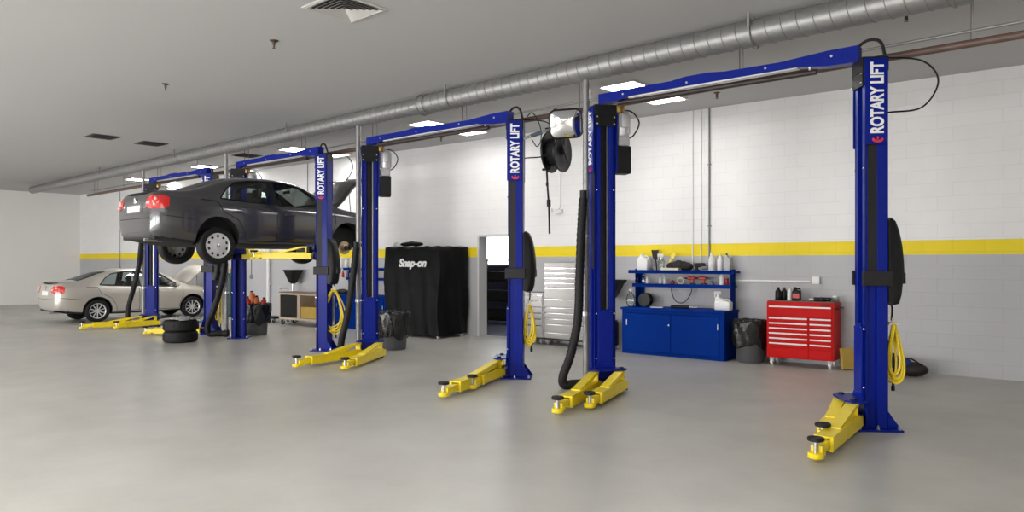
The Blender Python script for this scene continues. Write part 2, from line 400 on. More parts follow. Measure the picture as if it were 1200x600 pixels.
def diffuser(px, py, label, white=True, s=0.30):
    p = at_height(px, py, CEIL)
    t = thing('ceiling_vent', label, 'air vent', (p.x, p.y, CEIL), 0, 'ceiling air vents')
    m = M['ventwhite'] if white else M['vent']
    MB().bx(-s, s, -s, s, -0.004, -0.001).build('backing', M['black'], t)
    n = 6 if white else 9
    fm = MB()
    rows = []
    for (a, z) in ((s + 0.04, -0.002), (s + 0.04, -0.012), (s, -0.016)):
        rows.append([(-a, -a, z), (a, -a, z), (a, a, z), (-a, a, z)])
    fm.grid(rows, True).build('frame', M['ventwhite'] if white else M['vent'], t, fix=False)
    if white:
        for k in range(n):
            a = s * (1 - k / n) ; b = a - s / n * 0.45
            MB().grid([[(-a, -a, -0.026), (a, -a, -0.026), (a, a, -0.026), (-a, a, -0.026)], [(-b, -b, -0.006), (b, -b, -0.006), (b, b, -0.006), (-b, b, -0.006)]], True).build('louvre_ring', m, t, fix=False)
    else:
        for k in range(n):
            y = -s + (k + 0.5) * 2 * s / n
            MB().box((0, y, -0.02), (2 * s, 0.045, 0.004), 0, Matrix.Rotation(math.radians(35), 4, 'X')).build('slat', m, t)
diffuser(404, 9, 'square white four-way louvred ceiling vent at the top of the view', True, 0.29)
diffuser(177, 168, 'dark flat ceiling grille left of the duct above the car tail', False, 0.24)
diffuser(290, 182, 'dark flat ceiling grille behind the duct above the car roof', False, 0.24)
diffuser(120, 160, 'dark flat ceiling grille at the left edge of the ceiling', False, 0.24)

# ---- exhaust duct above the lifts
DUCTZ = 4.235
t = thing('exhaust_duct', 'long round galvanised spiral duct under the ceiling with thin drop pipes down to the floor', 'duct', (0, 7.88, 0))
JX = at_row(500, 7.88)[0].x
def spiral(mb, x0, x1, r, pitch, wid=0.006, seg=20):
    n = int(abs(x1 - x0) / pitch * seg); rows = []
    for i in range(n + 1):
        a = 2 * PI * i / seg; x = x0 + (x1 - x0) * i / n
        c, s = math.cos(a), math.sin(a)
        rows.append([(x - wid, c * (r - 0.002), DUCTZ + s * (r - 0.002)), (x, c * (r + 0.007), DUCTZ + s * (r + 0.007)), (x + wid, c * (r - 0.002), DUCTZ + s * (r - 0.002))])
    mb.grid(rows)
mb = MB().cyl((JX, 0, DUCTZ), (-1.35, 0, DUCTZ), 0.150, seg=32); spiral(mb, JX, -1.35, 0.150, 0.17)
mb.build('duct_pipe', M['galv'], t, 40)
mb = MB().cyl((-30, 0, DUCTZ), (JX, 0, DUCTZ), 0.130, seg=32); spiral(mb, -27, JX, 0.130, 0.17)
mb.build('duct_pipe', M['galv'], t, 40)
for x, r in ((JX, 0.163), (-1.37, 0.160)):
    MB().cyl((x - 0.07, 0, DUCTZ), (x + 0.05, 0, DUCTZ), r, seg=32).cyl((x - 0.09, 0, DUCTZ), (x - 0.07, 0, DUCTZ), r + 0.012, seg=32).build('duct_coupling', M['galv'], t, 40)
for x in (-3.4, -8.3, -12.9, -18.0, -23.0):
    MB().bx(x - 0.012, x + 0.012, -0.17, -0.155, DUCTZ, CEIL).bx(x - 0.012, x + 0.012, 0.155, 0.17, DUCTZ, CEIL).lathe([(0.172, -0.012), (0.172, 0.012)], (x, 0, DUCTZ), 28, Matrix.Rotation(PI / 2, 4, 'Y'), cap=False).build('hanger_strap', M['galv'], t, 40)
PIPES = {}
for nm, px in (('B', 687), ('D', 420), ('F', 265), ('H', 168)):
    p, z = at_row(px, 7.88); PIPES[nm] = (p, z)
    mb = MB(); r = 0.046
    mb.cyl((p.x, 0, 0.02), (p.x, 0, DUCTZ - 0.10), r, seg=18)
    n = 18; rows = []
    N = int(3.9 / 0.17 * n)
    for i in range(N):
        a = 2 * PI * i / n; zz = 0.05 + 3.9 * i / N; c, s = math.cos(a), math.sin(a)
        rows.append([(p.x + c * (r - 0.001), s * (r - 0.001), zz - 0.005), (p.x + c * (r + 0.004), s * (r + 0.004), zz), (p.x + c * (r - 0.001), s * (r - 0.001), zz + 0.005)])
    mb.grid(rows)
    dp = mb.build('drop_pipe', M['galv'], t, 40)
    MB().lathe([(0.045, 2.0), (0.056, 2.0), (0.056, 2.03), (0.045, 2.03)], (p.x, 0, 0), 18).build('pipe_clamp', M['steel'], t, 40)
    MB().lathe([(0.045, 0.95), (0.058, 0.95), (0.058, 1.0), (0.045, 1.0)], (p.x, 0, 0), 18).bx(p.x + 0.04, p.x + 0.13, -0.012, 0.012, 0.965, 0.985).build('pipe_clamp', M['steel'], t, 40)
    MB().lathe([(0.045, 0.0), (0.075, 0.0), (0.075, 0.02), (0.045, 0.06)], (p.x, 0, 0), 18).build('floor_flange', M['steel'], t, 40)

# ---- service pipes behind the lifts
def xpipe(name, m, r, h, Y, x0, x1, label, cat='pipe'):
    o = MB().cyl((x0, 0, 0), (x1, 0, 0), r, seg=14)
    for x in [x0 + 0.6 + 2.4 * i for i in range(int((x1 - x0) / 2.4))]:
        o.bx(x - 0.004, x + 0.004, -0.004, 0.004, 0, CEIL - h - 0.004)
    o = o.build(name, m, None, 40); tag(o, label, cat, loc=(0, Y, h))
xpipe('air_line_pipe', M['brown'], 0.040, 3.83, 8.38, -26, 3.0, 'brown steel pipe running level behind the lift tops')
xpipe('electrical_conduit', M['galv'], 0.016, 3.98, 8.48, -26, 3.0, 'thin grey conduit running just above the brown pipe')

# ================================================================== two-post lifts
C30, S30 = math.cos(math.radians(36)), math.sin(math.radians(36))
def lift(XLc, XRc, Yc, label, dz, arms, hub=True):
    t = thing('two_post_lift', label, 'car lift', ((XLc + XRc) / 2, Yc, 0), 0, 'blue two-post car lifts')
    hw = (XRc - XLc) / 2
    for side in (1, -1):                                   # 1 = right column, -1 = left column
        a = Vector((-side * C30, -S30, 0)); b = Vector((S30 * side, -C30, 0)); z = Vector((0, 0, 1))
        X = cols(a, b, z, Vector((side * hw, 0, 0)))       # local: x = towards the open face, y = sign side
        # column: C section with lips
        mb = MB(X)
        mb.bx(-0.115, -0.103, -0.145, 0.145, 0.02, 3.60, 0.004)
        for s in (1, -1):
            mb.bx(-0.115, -0.012, s * 0.145, s * 0.132, 0.02, 3.60, 0.004)
            mb.bx(-0.024, -0.012, s * 0.140, s * 0.100, 0.02, 3.60, 0.003)
            mb.bx(-0.020, 0.092, s * 0.112, s * 0.100, 0.02, 3.60, 0.003)
            mb.bx(0.080, 0.10, s * 0.145, s * 0.104, 0.02, 3.60, 0.004)
            mb.bx(0.088, 0.10, s * 0.145, s * 0.062, 0.02, 3.60, 0.004)
            mb.bx(0.03, 0.10, s * 0.070, s * 0.060, 0.02, 3.60, 0.003)
        col = mb.build('column', M['blue'], t)
        mb = MB(X)                                         # base plate with gussets and bolts
        mb.bx(-0.235, 0.20, -0.22, 0.22, 0.0, 0.02, 0.004)
        for s in (1, -1):
            mb.prism([(-0.115, 0.02), (-0.225, 0.02), (-0.225, 0.035), (-0.115, 0.19)], s * 0.13, s * 0.145, 'y')
        mb.build('base_plate', M['blue'], t)
        for x_, y_ in ((-0.20, 0.19), (-0.20, -0.19), (0.0, 0.19), (0.0, -0.19), (0.17, 0.19), (0.17, -0.19)):
            MB(X).lathe([(0.018, 0.02), (0.018, 0.045), (0.009, 0.045), (0.009, 0.06)], (x_, y_, 0), 6).build('anchor_bolt', M['steel'], t)
        
        # upper sign cover
        mb = MB(X).bx(-0.105, 0.112, 0.150, 0.165, 2.83, 3.68, 0.003).bx(-0.105, -0.09, 0.148, 0.160, 2.83, 3.68)
        mb.bx(-0.12, 0.112, -0.165, -0.150, 2.83, 3.68, 0.003)
        mb.build('sign_cover', M['blue'], t)
        n = b; rgt = z.cross(n)
        ctr = Vector((side * hw, 0, 3.285)) + n * 0.166 + a * (-0.008)
        text('lettering', 'ROTARY LIFT', 0.168, M['whitepaint'], t, cols(z, -rgt, n, ctr), 0.0065, ext=0.001, sx=0.70)
        # small red mark under the lettering
        mb = MB(cols(z, -rgt, n, ctr + Vector((0, 0, -0.405))))
        arc = []
        for k in range(9):
            an = PI / 2 + PI * k / 8
            arc.append((0.035 * math.cos(an), 0.055 * math.sin(an)))
        inn = [(0.018 + 0.028 * math.cos(PI / 2 + PI * k / 8), 0.040 * math.sin(PI / 2 + PI * k / 8)) for k in range(9)]
        mb.prism(arc + inn[::-1], 0.0, 0.002, 'z'); mb.prism([(0.012, -0.012), (0.03, 0), (0.012, 0.012), (-0.01, 0)], 0.0, 0.002, 'z')
        mb.build('emblem', M['logo_red'], t)
        # dark cable channel down the sign side and the dark slot inside the open face
        MB(X).bx(-0.010, 0.078, 0.112, 0.142, 1.58, 2.84).build('cable_channel', M['charcoal'], t)
        MB(X).bx(-0.10, 0.02, -0.06, 0.06, 1.02 + dz, 3.55).build('slot_lining', M['black'], t)
        if side < 0 or True:
            mb = MB(X).tube([(0.045, -0.045, 1.0 + dz), (0.045, -0.045, 3.6)], 0.008, 6)
            mb.build('equaliser_cable', M['steel'], t, 40)
            MB(X).bx(0.035, 0.05, 0.005, 0.045, 1.0 + dz, 3.6).build('leaf_chain', M['charcoal'], t)
        # column head
        mb = MB(X).bx(-0.12, 0.13, -0.15, 0.15, 3.56, 3.70, 0.006).bx(0.10, 0.125, -0.135, 0.135, 3.42, 3.58, 0.004)
        mb.build('column_head', M['black'], t)
        for x_, y_, z_ in ((0.126, 0.115, 3.45), (0.126, -0.115, 3.45), (0.126, 0.115, 3.54), (0.126, -0.115, 3.54), (0.101, 0.115, 2.6), (0.101, -0.115, 2.6), (0.101, 0.12, 1.0), (0.101, -0.12, 1.0), (0.101, 0.12, 0.42), (0.101, -0.12, 0.42)):
            MB(X).lathe([(0.012, 0), (0.012, 0.012), (0.006, 0.016)], (x_, y_, z_), 6, Matrix.Rotation(PI / 2, 4, 'Y')).build('bolt_head', M['chrome'], t)
        # carriage with a flared skirt and the arm yoke
        mb = MB(X)
        mb.bx(-0.06, 0.118, -0.058, 0.058, 0.16 + dz, 1.05 + dz, 0.004)
        mb.bx(0.104, 0.125, -0.10, 0.10, 0.30 + dz, 1.02 + dz, 0.004)
        mb.prism([(-0.10, 0.36 + dz), (0.10, 0.36 + dz), (0.235, 0.17 + dz), (-0.235, 0.17 + dz)], 0.104, 0.128, 'x')
        mb.prism([(0.11, -0.235), (0.26, -0.24), (0.31, -0.17), (0.31, 0.17), (0.26, 0.24), (0.11, 0.235)], 0.285 + dz, 0.302 + dz, 'z')
        mb.bx(0.11, 0.30, -0.235, 0.235, 0.035 + dz, 0.050 + dz, 0.003)
        mb.bx(0.11, 0.16, -0.13, 0.13, 0.05 + dz, 0.15 + dz)
        mb.build('carriage', M['blue'], t)
        for s in (1, -1): MB(X).lathe([(0.03, 0.02 + dz), (0.03, 0.315 + dz), (0.022, 0.322 + dz)], (0.225, s * 0.175, 0), 14).build('arm_pin', M['black'], t, 40)
        # arms
        for s, tip in zip((1, -1), arms[side]):
            pv = X @ Vector((0.225, s * 0.175, 0))
            tp = Vector((tip[0] - (XLc + XRc) / 2, tip[1] - Yc, 0))
            d = tp - pv; L = d.length; d.normalize(); sd = z.cross(d)
            A = cols(d, sd, z, Vector((pv.x, pv.y, dz)))
            L1 = L * 0.80
            mb = MB(A)
            # outer box beam of four plates
            mb.prism([(-0.06, 0.042), (L1, 0.042), (L1, 0.168), (-0.06, 0.148)], -0.076, -0.066, 'y').prism([(-0.06, 0.042), (L1, 0.042), (L1, 0.168), (-0.06, 0.148)], 0.066, 0.076, 'y')
            mb.bx(0.04, L1, -0.076, 0.076, 0.150, 0.168, 0.002).bx(-0.06, L1, -0.076, 0.076, 0.042, 0.052, 0.002).bx(L1 - 0.012, L1 + 0.006, -0.080, -0.05, 0.040, 0.172).bx(L1 - 0.012, L1 + 0.006, 0.05, 0.080, 0.040, 0.172)
            # raised sloping strut with post
            hS = 0.265
            mb.bx(0.03, 0.05, -0.05, 0.05, 0.14, hS)
            mb.prism([(0.02, hS + 0.012), (0.12, hS + 0.012), (L * 0.55, 0.180), (L * 0.55, 0.166), (0.45, 0.166), (0.12, hS - 0.014), (0.02, hS - 0.014)], -0.055, 0.055, 'y')
            arm = mb.build('lift_arm', M['yellow'], t)
            mb = MB(A).bx(L * 0.5, L - 0.05, -0.046, 0.046, 0.066, 0.134, 0.003)
            mb.lathe([(0.062, 0.035), (0.066, 0.04), (0.066, 0.075), (0.06, 0.08)], (L - 0.03, 0, 0), 18).bx(L - 0.16, L - 0.03, -0.05, 0.05, 0.04, 0.075, 0.003)
            mb.build('arm_extension', M['yellow'], arm, 40)
            MB(A).lathe([(0.018, 0.07), (0.018, 0.165), (0.03, 0.165), (0.03, 0.175)], (L - 0.03, 0, 0), 12).build('pad_screw', M['steel'], arm, 40)
            MB(A).lathe([(0.045, 0.172), (0.068, 0.18), (0.070, 0.198), (0.064, 0.208), (0.03, 0.204)], (L - 0.03, 0, 0), 18).build('lift_pad', M['rubber'], arm, 40)
    # overhead beam: arched box with end brackets
    x0, x1 = -hw - 0.02, hw - 0.10
    mb = MB()
    mb.prism([(x0, 3.72), (x0 + 0.35, 3.735), (x0 + 0.5, 3.765), (x1 - 0.6, 3.745), (x1 - 0.3, 3.70), (x1, 3.69), (x1, 3.86), (x1 - 0.3, 3.86), (x1 - 0.8, 3.832), (x0 + 1.75, 3.845), (x0 + 1.55, 3.868), (x0 + 1.25, 3.870), (x0 + 1.05, 3.848), (x0 + 0.3, 3.855), (x0, 3.85)], -0.065, 0.065, 'y')
    mb.build('overhead_beam', M['blue'], t)
    for q in (0.12, 0.4, 0.7, 0.92):
        xx = x0 + (x1 - x0) * q
        MB().lathe([(0.013, 0), (0.013, 0.012)], (xx, -0.065, 3.795), 8, Matrix.Rotation(PI / 2, 4, 'X')).build('beam_bolt', M['steel'], t)
    MB().bx(x0 + 0.45, x1 - 0.62, -0.05, 0.05, 3.738, 3.757).build('beam_underside', M['cast'], t)
    mb = MB().cyl((x0 + 0.28, -0.02, 3.705), (x1 - 0.42, -0.02, 3.672), 0.030, seg=14)
    sb = mb.build('shutoff_bar', M['bar'], t, 40)
    MB().bx(x0 + 0.5, x0 + 0.52, -0.035, -0.01, 3.69, 3.76).bx(x1 - 0.5, x1 - 0.48, -0.035, -0.01, 3.66, 3.75).build('bar_bracket', M['chrome'], sb)
    # hydraulic hose over the right column head, loose loops
    mb = MB().tube(bez([(hw - 0.16, 0.02, 3.84), (hw - 0.02, -0.02, 3.90), (hw + 0.10, -0.03, 3.86), (hw + 0.14, 0.0, 3.70)], 8), 0.016, 8)
    mb.build('hydraulic_hose', M['rubber'], t, 40)
    mb = MB().tube(bez([(hw + 0.10, 0.05, 3.72), (hw + 0.42, 0.2, 3.66), (hw + 0.55, 0.26, 3.45), (hw + 0.42, 0.2, 3.2), (hw + 0.14, 0.04, 3.16)], 8), 0.009, 6)
    mb.build('hose_loop', M['rubber'], t, 40)
    # power unit on the far flank of the left column
    side = -1; a = Vector((C30, -S30, 0)); b = Vector((-S30, -C30, 0))
    X = cols(a, -b, Vector((0, 0, 1)), Vector((-hw, 0, 0)))
    mb = MB(X).lathe([(0.03, 3.66), (0.085, 3.64), (0.095, 3.60), (0.095, 3.34), (0.08, 3.31)], (0.0, 0.27, 0), 20)
    for k in range(10):
        an = 2 * PI * k / 10; mb.box((0.1 * math.cos(an), 0.27 + 0.1 * math.sin(an), 3.47), (0.02, 0.008, 0.24), 0, Matrix.Rotation(an, 4, 'Z'))
    mb.bx(0.06, 0.14, 0.22, 0.32, 3.42, 3.58, 0.01)
    pu = mb.build('power_unit', M['cast'], t, 40)
    MB(X).bx(-0.085, 0.085, 0.19, 0.35, 3.18, 3.32, 0.02).bx(-0.05, 0.05, 0.14, 0.2, 3.2, 3.3, 0.01).build('valve_block', M['tank'], pu)
    MB(X).bx(-0.10, 0.10, 0.165, 0.365, 2.82, 3.18, 0.018).build('oil_tank', M['black'], pu)
    MB(X).tube(bez([(0.05, 0.15, 3.62), (0.07, 0.36, 3.64), (0.07, 0.48, 3.50), (0.05, 0.42, 3.34), (0.04, 0.33, 3.28)], 8), 0.010, 6).build('feed_hose', M['rubber'], pu, 40)
    MB(X).bx(0.04, 0.16, 0.15, 0.21, 3.60, 3.70, 0.02).lathe([(0.05, 0.22), (0.05, 0.25)], (0.10, 0, 3.65), 14, Matrix.Rotation(-PI / 2, 4, 'X')).build('cable_pulley', M['brass'], t, 40)
    return t

YR = 7.86
def colx(px): return at_row(px, YR)[0].x
XA, XB, XC, XD, XE, XF, XG, XH = [colx(p) for p in (1020, 706, 604.5, 433.5, 379.5, 280, 247, 178)]
lift(XB, XA, YR, 'nearest blue two-post lift, in front of blue workbench and red tool chest, yellow arms lowered', 0,
     {1: ((-2.14, 6.16), (-2.28, 6.75)), -1: ((-4.87, 6.17), (-4.78, 6.63))})
lift(XD, XC, YR, 'empty blue two-post lift in front of the draped black cabinet, second from the right', 0,
     {1: ((-6.50, 6.00), (-6.62, 6.62)), -1: ((-10.04, 6.16), (-9.27, 6.53))})
CARX = (XE + XF) / 2
lift(XF, XE, YR, 'blue two-post lift holding up the dark grey sedan', 1.68,
     {1: ((CARX + 0.72, 6.9), (CARX + 0.72, 8.45)), -1: ((CARX - 0.72, 6.9), (CARX - 0.72, 8.45))})
lift(XH, XG, YR, 'farthest blue two-post lift at the left, beside the champagne car', 0,
     {1: ((-17.2, 6.7), (-17.3, 7.0)), -1: ((-19.75, 6.2), (-19.2, 6.8))})

# ---- black bulging reel housings strapped to the backs of the right-hand columns
def housing(Xc, label, grp='column housings'):
    t = thing('hose_reel_housing', label, 'reel housing', (Xc, YR, 0), 0, 'black housings on lift columns')
    a = Vector((-C30, -S30, 0)); b = Vector((S30, -C30, 0))
    X = cols(a, b, Vector((0, 0, 1)), Vector((0, 0, 0)))
    prof = [(0.04, 2.11), (0.085, 2.075), (0.125, 1.98), (0.155, 1.84), (0.172, 1.68), (0.178, 1.53), (0.160, 1.44), (0.150, 1.34), (0.125, 1.25), (0.06, 1.235)]
    rows = []
    for yy, k in ((-0.15, 0.55), (-0.13, 0.85), (-0.08, 1.0), (0.08, 1.0), (0.13, 0.85), (0.15, 0.55)):
        rows.append([(-0.118, yy, 1.26)] + [(-0.118 - p * k, yy, 1.67 + (z_ - 1.67) * (0.94 + 0.06 * k)) for p, z_ in prof][::-1] + [(-0.118, yy, 2.08)])
    MB(X).grid(rows, True, True).build('housing_shell', M['black'], t, 50)
    mb = MB(X).bx(-0.15, 0.14, 0.150, 0.185, 1.43, 1.58, 0.006).bx(-0.15, 0.12, -0.185, -0.150, 1.43, 1.58, 0.006)
    mb.bx(-0.30, -0.27, -0.10, 0.10, 1.45, 1.56, 0.005)
    mb.build('mounting_strap', M['charcoal'], t)
    MB(X).tube(bez([(-0.20, 0.0, 1.27), (-0.205, 0.01, 1.18), (-0.195, 0.02, 1.08)], 6), 0.010, 8).build('hose_tail', M['rubber'], t, 40)
    return t
housing(XA, 'black bulging reel housing strapped to the nearest lift column at right')
housing(XC, 'black bulging reel housing on the lift column beside the doorway')
housing(XE, 'black bulging reel housing on the lift column in front of the grey car')
housing(XG, 'black bulging reel housing on the far lift column under the grey car')

def hose_coil(Xc, label, n=7, w=0.075, top=1.05, bot=0.50, spread=1.0, off=(-0.205, 0.03)):
    a = Vector((-C30, -S30, 0)); b = Vector((S30, -C30, 0))
    t = thing('air_hose', label, 'hose', (Xc, YR, 0), 0, 'coiled yellow air hoses')
    X = cols(a, b, Vector((0, 0, 1)), a * off[0] + b * off[1])
    mb = MB(X)
    for k in range(n):
        ww = w * random.uniform(0.65, 1.15) * spread; lo = bot + random.uniform(-0.05, 0.10); yo = random.uniform(-0.05, 0.05); xo = random.uniform(-0.04, 0.04) * spread; hi = top - random.uniform(0, 0.06)
        pts = []
        for i in range(33):
            an = 2 * PI * i / 32
            fz = (1 - math.cos(an)) / 2
            x_ = math.sin(an) * ww * (0.45 + 0.75 * fz) + xo * fz
            pts.append((x_, yo + 0.02 * math.sin(2 * an), hi + (lo - hi) * fz))
        mb.tube(pts, 0.0105, 7, cap=False)
    mb.build('hose_coil', M['hose_y'], t, 40)
    MB(X).tube([(0, 0, top - 0.02), (0, 0.0, top + 0.06)], 0.014, 8).bx(-0.05, 0.05, -0.03, 0.03, top - 0.01, top + 0.015, 0.005).build('hanger_hook', M['cream'], t)
    MB(X).tube(bez([(-0.02, -0.04, bot + 0.25), (-0.03, -0.05, bot + 0.05), (-0.02, -0.05, bot - 0.08)], 6), 0.012, 8).lathe([(0.018, 0), (0.018, 0.05)], (-0.02, -0.05, bot - 0.13), 10).build('hose_nozzle', M['black'], t, 40)
    return t
hose_coil(XA, 'coiled yellow air hose hanging behind the nearest right lift column', 8)
hose_coil(XC, 'coiled yellow air hose hanging on the column right of the doorway', 8, 0.085)
hose_coil(XE, 'loose wide loops of yellow hose hanging beside the column in front of the second workbench', 7, 0.15, 1.15, 0.36, 1.6)
hose_coil(XG, 'thin yellow hose hanging from the far lift column left of the car front', 3, 0.07, 1.1, 0.25, 1.2)

# ---- black exhaust hoses from the drop pipes
def ex_hose(nm, pix, label, r=0.058):
    z0 = PIPES[nm][1]
    pts = [at_depth(px, py, z0 - dzz) for px, py, dzz in pix]
    base = Vector((pts[0].x, pts[0].y, 0))
    pts = [p - base for p in pts]
    for p in pts: p.z = max(p.z, r * 1.1)
    L = sum((pts[i + 1] - pts[i]).length for i in range(len(pts) - 1))
    path = bez(pts, max(6, int(L / 0.02 / len(pts))))
    t = thing('exhaust_hose', label, 'hose', base, 0, 'black exhaust hoses')
    MB().tube(path, r, 12, ripple=0.05).build('hose_tube', M['rubber'], t, 60)
    e = path[0]; MB().tube([e + Vector((0, 0, -0.03)), e + Vector((0, 0, 0.10))], r * 0.8, 12).build('hose_cuff', M['charcoal'], t, 40)
    e = path[-1]; d = (path[-1] - path[-4]).normalized()
    MB().tube([e - d * 0.02, e + d * 0.10], lambda q: r * (1.05 + 0.35 * q), 12).build('hose_nozzle', M['charcoal'], t, 40)
ex_hose('B', ((683.5, 232, 0.12), (681, 275, 0.12), (679, 330, 0.13), (677, 375, 0.15), (669, 415, 0.2), (660, 440, 0.22), (661, 455, 0.2), (672, 459, 0.15), (686, 455, 0.12)), 'fat black exhaust hose drooping beside the nearest galvanised drop pipe')
ex_hose('D', ((417.5, 290, 0.12), (413, 330, 0.13), (407, 370, 0.14), (401, 395, 0.14), (398.5, 412, 0.10)), 'black exhaust hose hanging left of the second drop pipe', 0.06)
ex_hose('F', ((264, 308, 0.10), (259, 335, 0.12), (251, 362, 0.14), (244, 380, 0.14), (245, 393, 0.14), (254, 397, 0.14), (262, 398, 0.14)), 'black exhaust hose hanging under the lifted grey car', 0.065)
ex_hose('H', ((165.5, 285, 0.10), (162, 315, 0.12), (156, 340, 0.12), (151, 358, 0.12), (150, 374, 0.12)), 'black exhaust hose hanging in front of the champagne car', 0.06)

# ================================================================== cars
def pip(tab, y):
    for i in range(len(tab) - 1):
        if tab[i][0] <= y <= tab[i + 1][0]:
            q = (y - tab[i][0]) / (tab[i + 1][0] - tab[i][0]); return [p + (r - p) * q for p, r in zip(tab[i], tab[i + 1])]
    return tab[0] if y < tab[0][0] else tab[-1]

ST_ = [(-2.375, .60, .44, .80, .83, .48), (-2.335, .74, .36, .94, 1.02, .60), (-2.26, .815, .30, 1.01, 1.125, .66), (-2.02, .868, .25, 1.01, 1.135, .70), (-1.75, .885, .22, .995, 1.15, .69),
       (-1.45, .89, .2, .975, 1.265, .645), (-1.1, .89, .2, .96, 1.41, .60), (-.8, .89, .19, .945, 1.475, .58), (-.3, .89, .19, .93, 1.500, .575), (.2, .89, .19, .915, 1.48, .58),
       (.5, .887, .19, .905, 1.40, .60), (.85, .885, .2, .90, 1.195, .66), (1.12, .88, .2, .89, 1.035, .72), (1.3, .88, .2, .875, .985, .73), (1.7, .865, .22, .835, .935, .69),
       (1.98, .81, .24, .76, .85, .62), (2.11, .72, .28, .64, .72, .52), (2.175, .56, .34, .52, .57, .4)]
RAX = -1.335
def car(label, loc, rz, paint, scale, wheel_kind, droop=0.0, off=None, name='sedan_car', hood_angle=55):
    t = thing(name, label, 'car', loc, rz)
    rows = []
    for y, W, zb, zs, zr, xr in ST_:
        gh = max(0.0, zr - zs)
        half = [(0, zb), (.55 * W, zb), (.90 * W, zb + .03), (.972 * W, zb + .14), (W * .995, min(zs - .12, .58)), (W, min(zs - .08, .72)), (.985 * W, zs - .045), (.945 * W, zs + 0.005),
                (xr + (.93 * W - xr) * .62, zs + gh * .36), (xr + (.93 * W - xr) * .16, zs + gh * .78), (xr * .90, zs + gh * .925), (xr * .5, zs + gh * .985), (0, zr)]
        full = [(x, y, z) for x, z in half] + [(-x, y, z) for x, z in half[-2:0:-1]]
        rows.append([Vector(p) * scale for p in full])
    mb = MB().grid(rows, True, True)
    me = mb.mesh('car_tmp')
    ob = bpy.data.objects.new('car_tmp', me); COL.objects.link(ob)
    ss = ob.modifiers.new('s', 'SUBSURF'); ss.levels = 3; ss.render_levels = 3
    bpy.context.view_layer.update(); dg = bpy.context.evaluated_depsgraph_get()
    solid = bpy.data.meshes.new_from_object(ob.evaluated_get(dg))
    bm = bmesh.new(); bm.from_mesh(solid); bvh = BVHTree.FromBMesh(bm); bm.free()
    bpy.data.objects.remove(ob)
    S = scale
    def side(y, z, sg, off=0.004):
        h = bvh.ray_cast(Vector((sg * 3, y * S, z * S)), Vector((-sg, 0, 0)))
        return (h[0] + h[1] * off) if h[0] else None
    def top(x, y, off=0.004):
        h = bvh.ray_cast(Vector((x * S, y * S, 4)), Vector((0, 0, -1)))
        return (h[0] + h[1] * off) if h[0] else None
    def rear(x, z, off=0.004, sg=-1):
        h = bvh.ray_cast(Vector((x * S, sg * 5, z * S)), Vector((0, -sg, 0)))
        return (h[0] + h[1] * off) if h[0] else None
    def lin(pl, q):
        n = len(pl) - 1; i = min(int(q * n), n - 1); f = q * n - i
        return [u + (v - u) * f for u, v in zip(pl[i], pl[i + 1])]
    def patch(mb, fn, lo, hi, n=14, m=5):
        rows = []
        for j in range(m + 1):
            r = []
            for i in range(n + 1):
                A, B = lin(lo, i / n), lin(hi, i / n); u = [p + (q - p) * j / m for p, q in zip(A, B)]
                p = fn(*u); r.append(p)
            rows.append(r)
        if all(p is not None for r in rows for p in r): mb.grid(rows)
        return mb
    def strip(mb, fn, pl, w, n=24):
        lo, hi = [], []
        for i in range(n + 1):
            p = Vector(lin(pl, i / n)); a = Vector(lin(pl, max(0, i / n - .01))); b_ = Vector(lin(pl, min(1, i / n + .01)))
            d = (b_ - a).normalized(); q = Vector((-d.y, d.x)) * w / 2
            lo.append(tuple(p - q)); hi.append(tuple(p + q))
        return patch(mb, fn, lo, hi, n, 1)
    RW = ([(-1.27, 1.03), (-1.0, 1.005), (-.6, .985), (-.30, .972)], [(-1.10, 1.22), (-.93, 1.33), (-.62, 1.385), (-.30, 1.40)])
    FW = ([(-.20, .963), (.2, .955), (.6, .948), (.90, .945)], [(-.20, 1.402), (.1, 1.395), (.42, 1.315), (.82, 1.04)])
    # cutters
    cut = MB()
    for lo, hi in (RW, FW):
        cut.prism([(y * S, z * S) for y, z in lo + hi[::-1]], -1.3 * S, 1.3 * S, 'x')
    c1 = cut.mesh('cut1'); c1.materials.append(M['cabin'])
    c2 = MB().prism([(x * S, z * S) for x, z in ((-.60, 1.06), (.60, 1.06), (.47, 1.39), (-.47, 1.36))], -1.75 * S, 1.25 * S, 'y').mesh('cut2'); c2.materials.append(M['cabin'])
    c3m = MB()
    for yw in (RAX, 1.289):
        for sg in (1, -1): c3m.cyl((sg * .62 * S, yw * S, .335 * S), (sg * 1.2 * S, yw * S, .335 * S), .375 * S, seg=36)
    c3 = c3m.mesh('cut3'); c3.materials.append(M['cardark'])
    c4 = MB().bx(-.62 * S, .62 * S, 1.20 * S, 1.95 * S, .62 * S, 1.3 * S).mesh('cut4'); c4.materials.append(M['engine'])
    solid.materials.clear(); solid.materials.append(paint)
    ob = bpy.data.objects.new('car_tmp', solid); COL.objects.link(ob)
    cs = []
    for c in (c1, c2, c3, c4):
        k = bpy.data.objects.new('car_cut', c); COL.objects.link(k); cs.append(k)
        md = ob.modifiers.new('b', 'BOOLEAN'); md.object = k; md.operation = 'DIFFERENCE'; md.solver = 'EXACT'; md.material_mode = 'TRANSFER'
    bpy.context.view_layer.update(); dg = bpy.context.evaluated_depsgraph_get()
    body = bpy.data.meshes.new_from_object(ob.evaluated_get(dg)); body.name = 'body'
    for k in cs + [ob]: bpy.data.objects.remove(k)
    # underside faces go dark plastic
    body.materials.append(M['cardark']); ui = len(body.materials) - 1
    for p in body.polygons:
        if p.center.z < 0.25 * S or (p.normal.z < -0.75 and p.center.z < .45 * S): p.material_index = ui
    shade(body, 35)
    bo = bpy.data.objects.new('body', body); COL.objects.link(bo); bo.parent = t
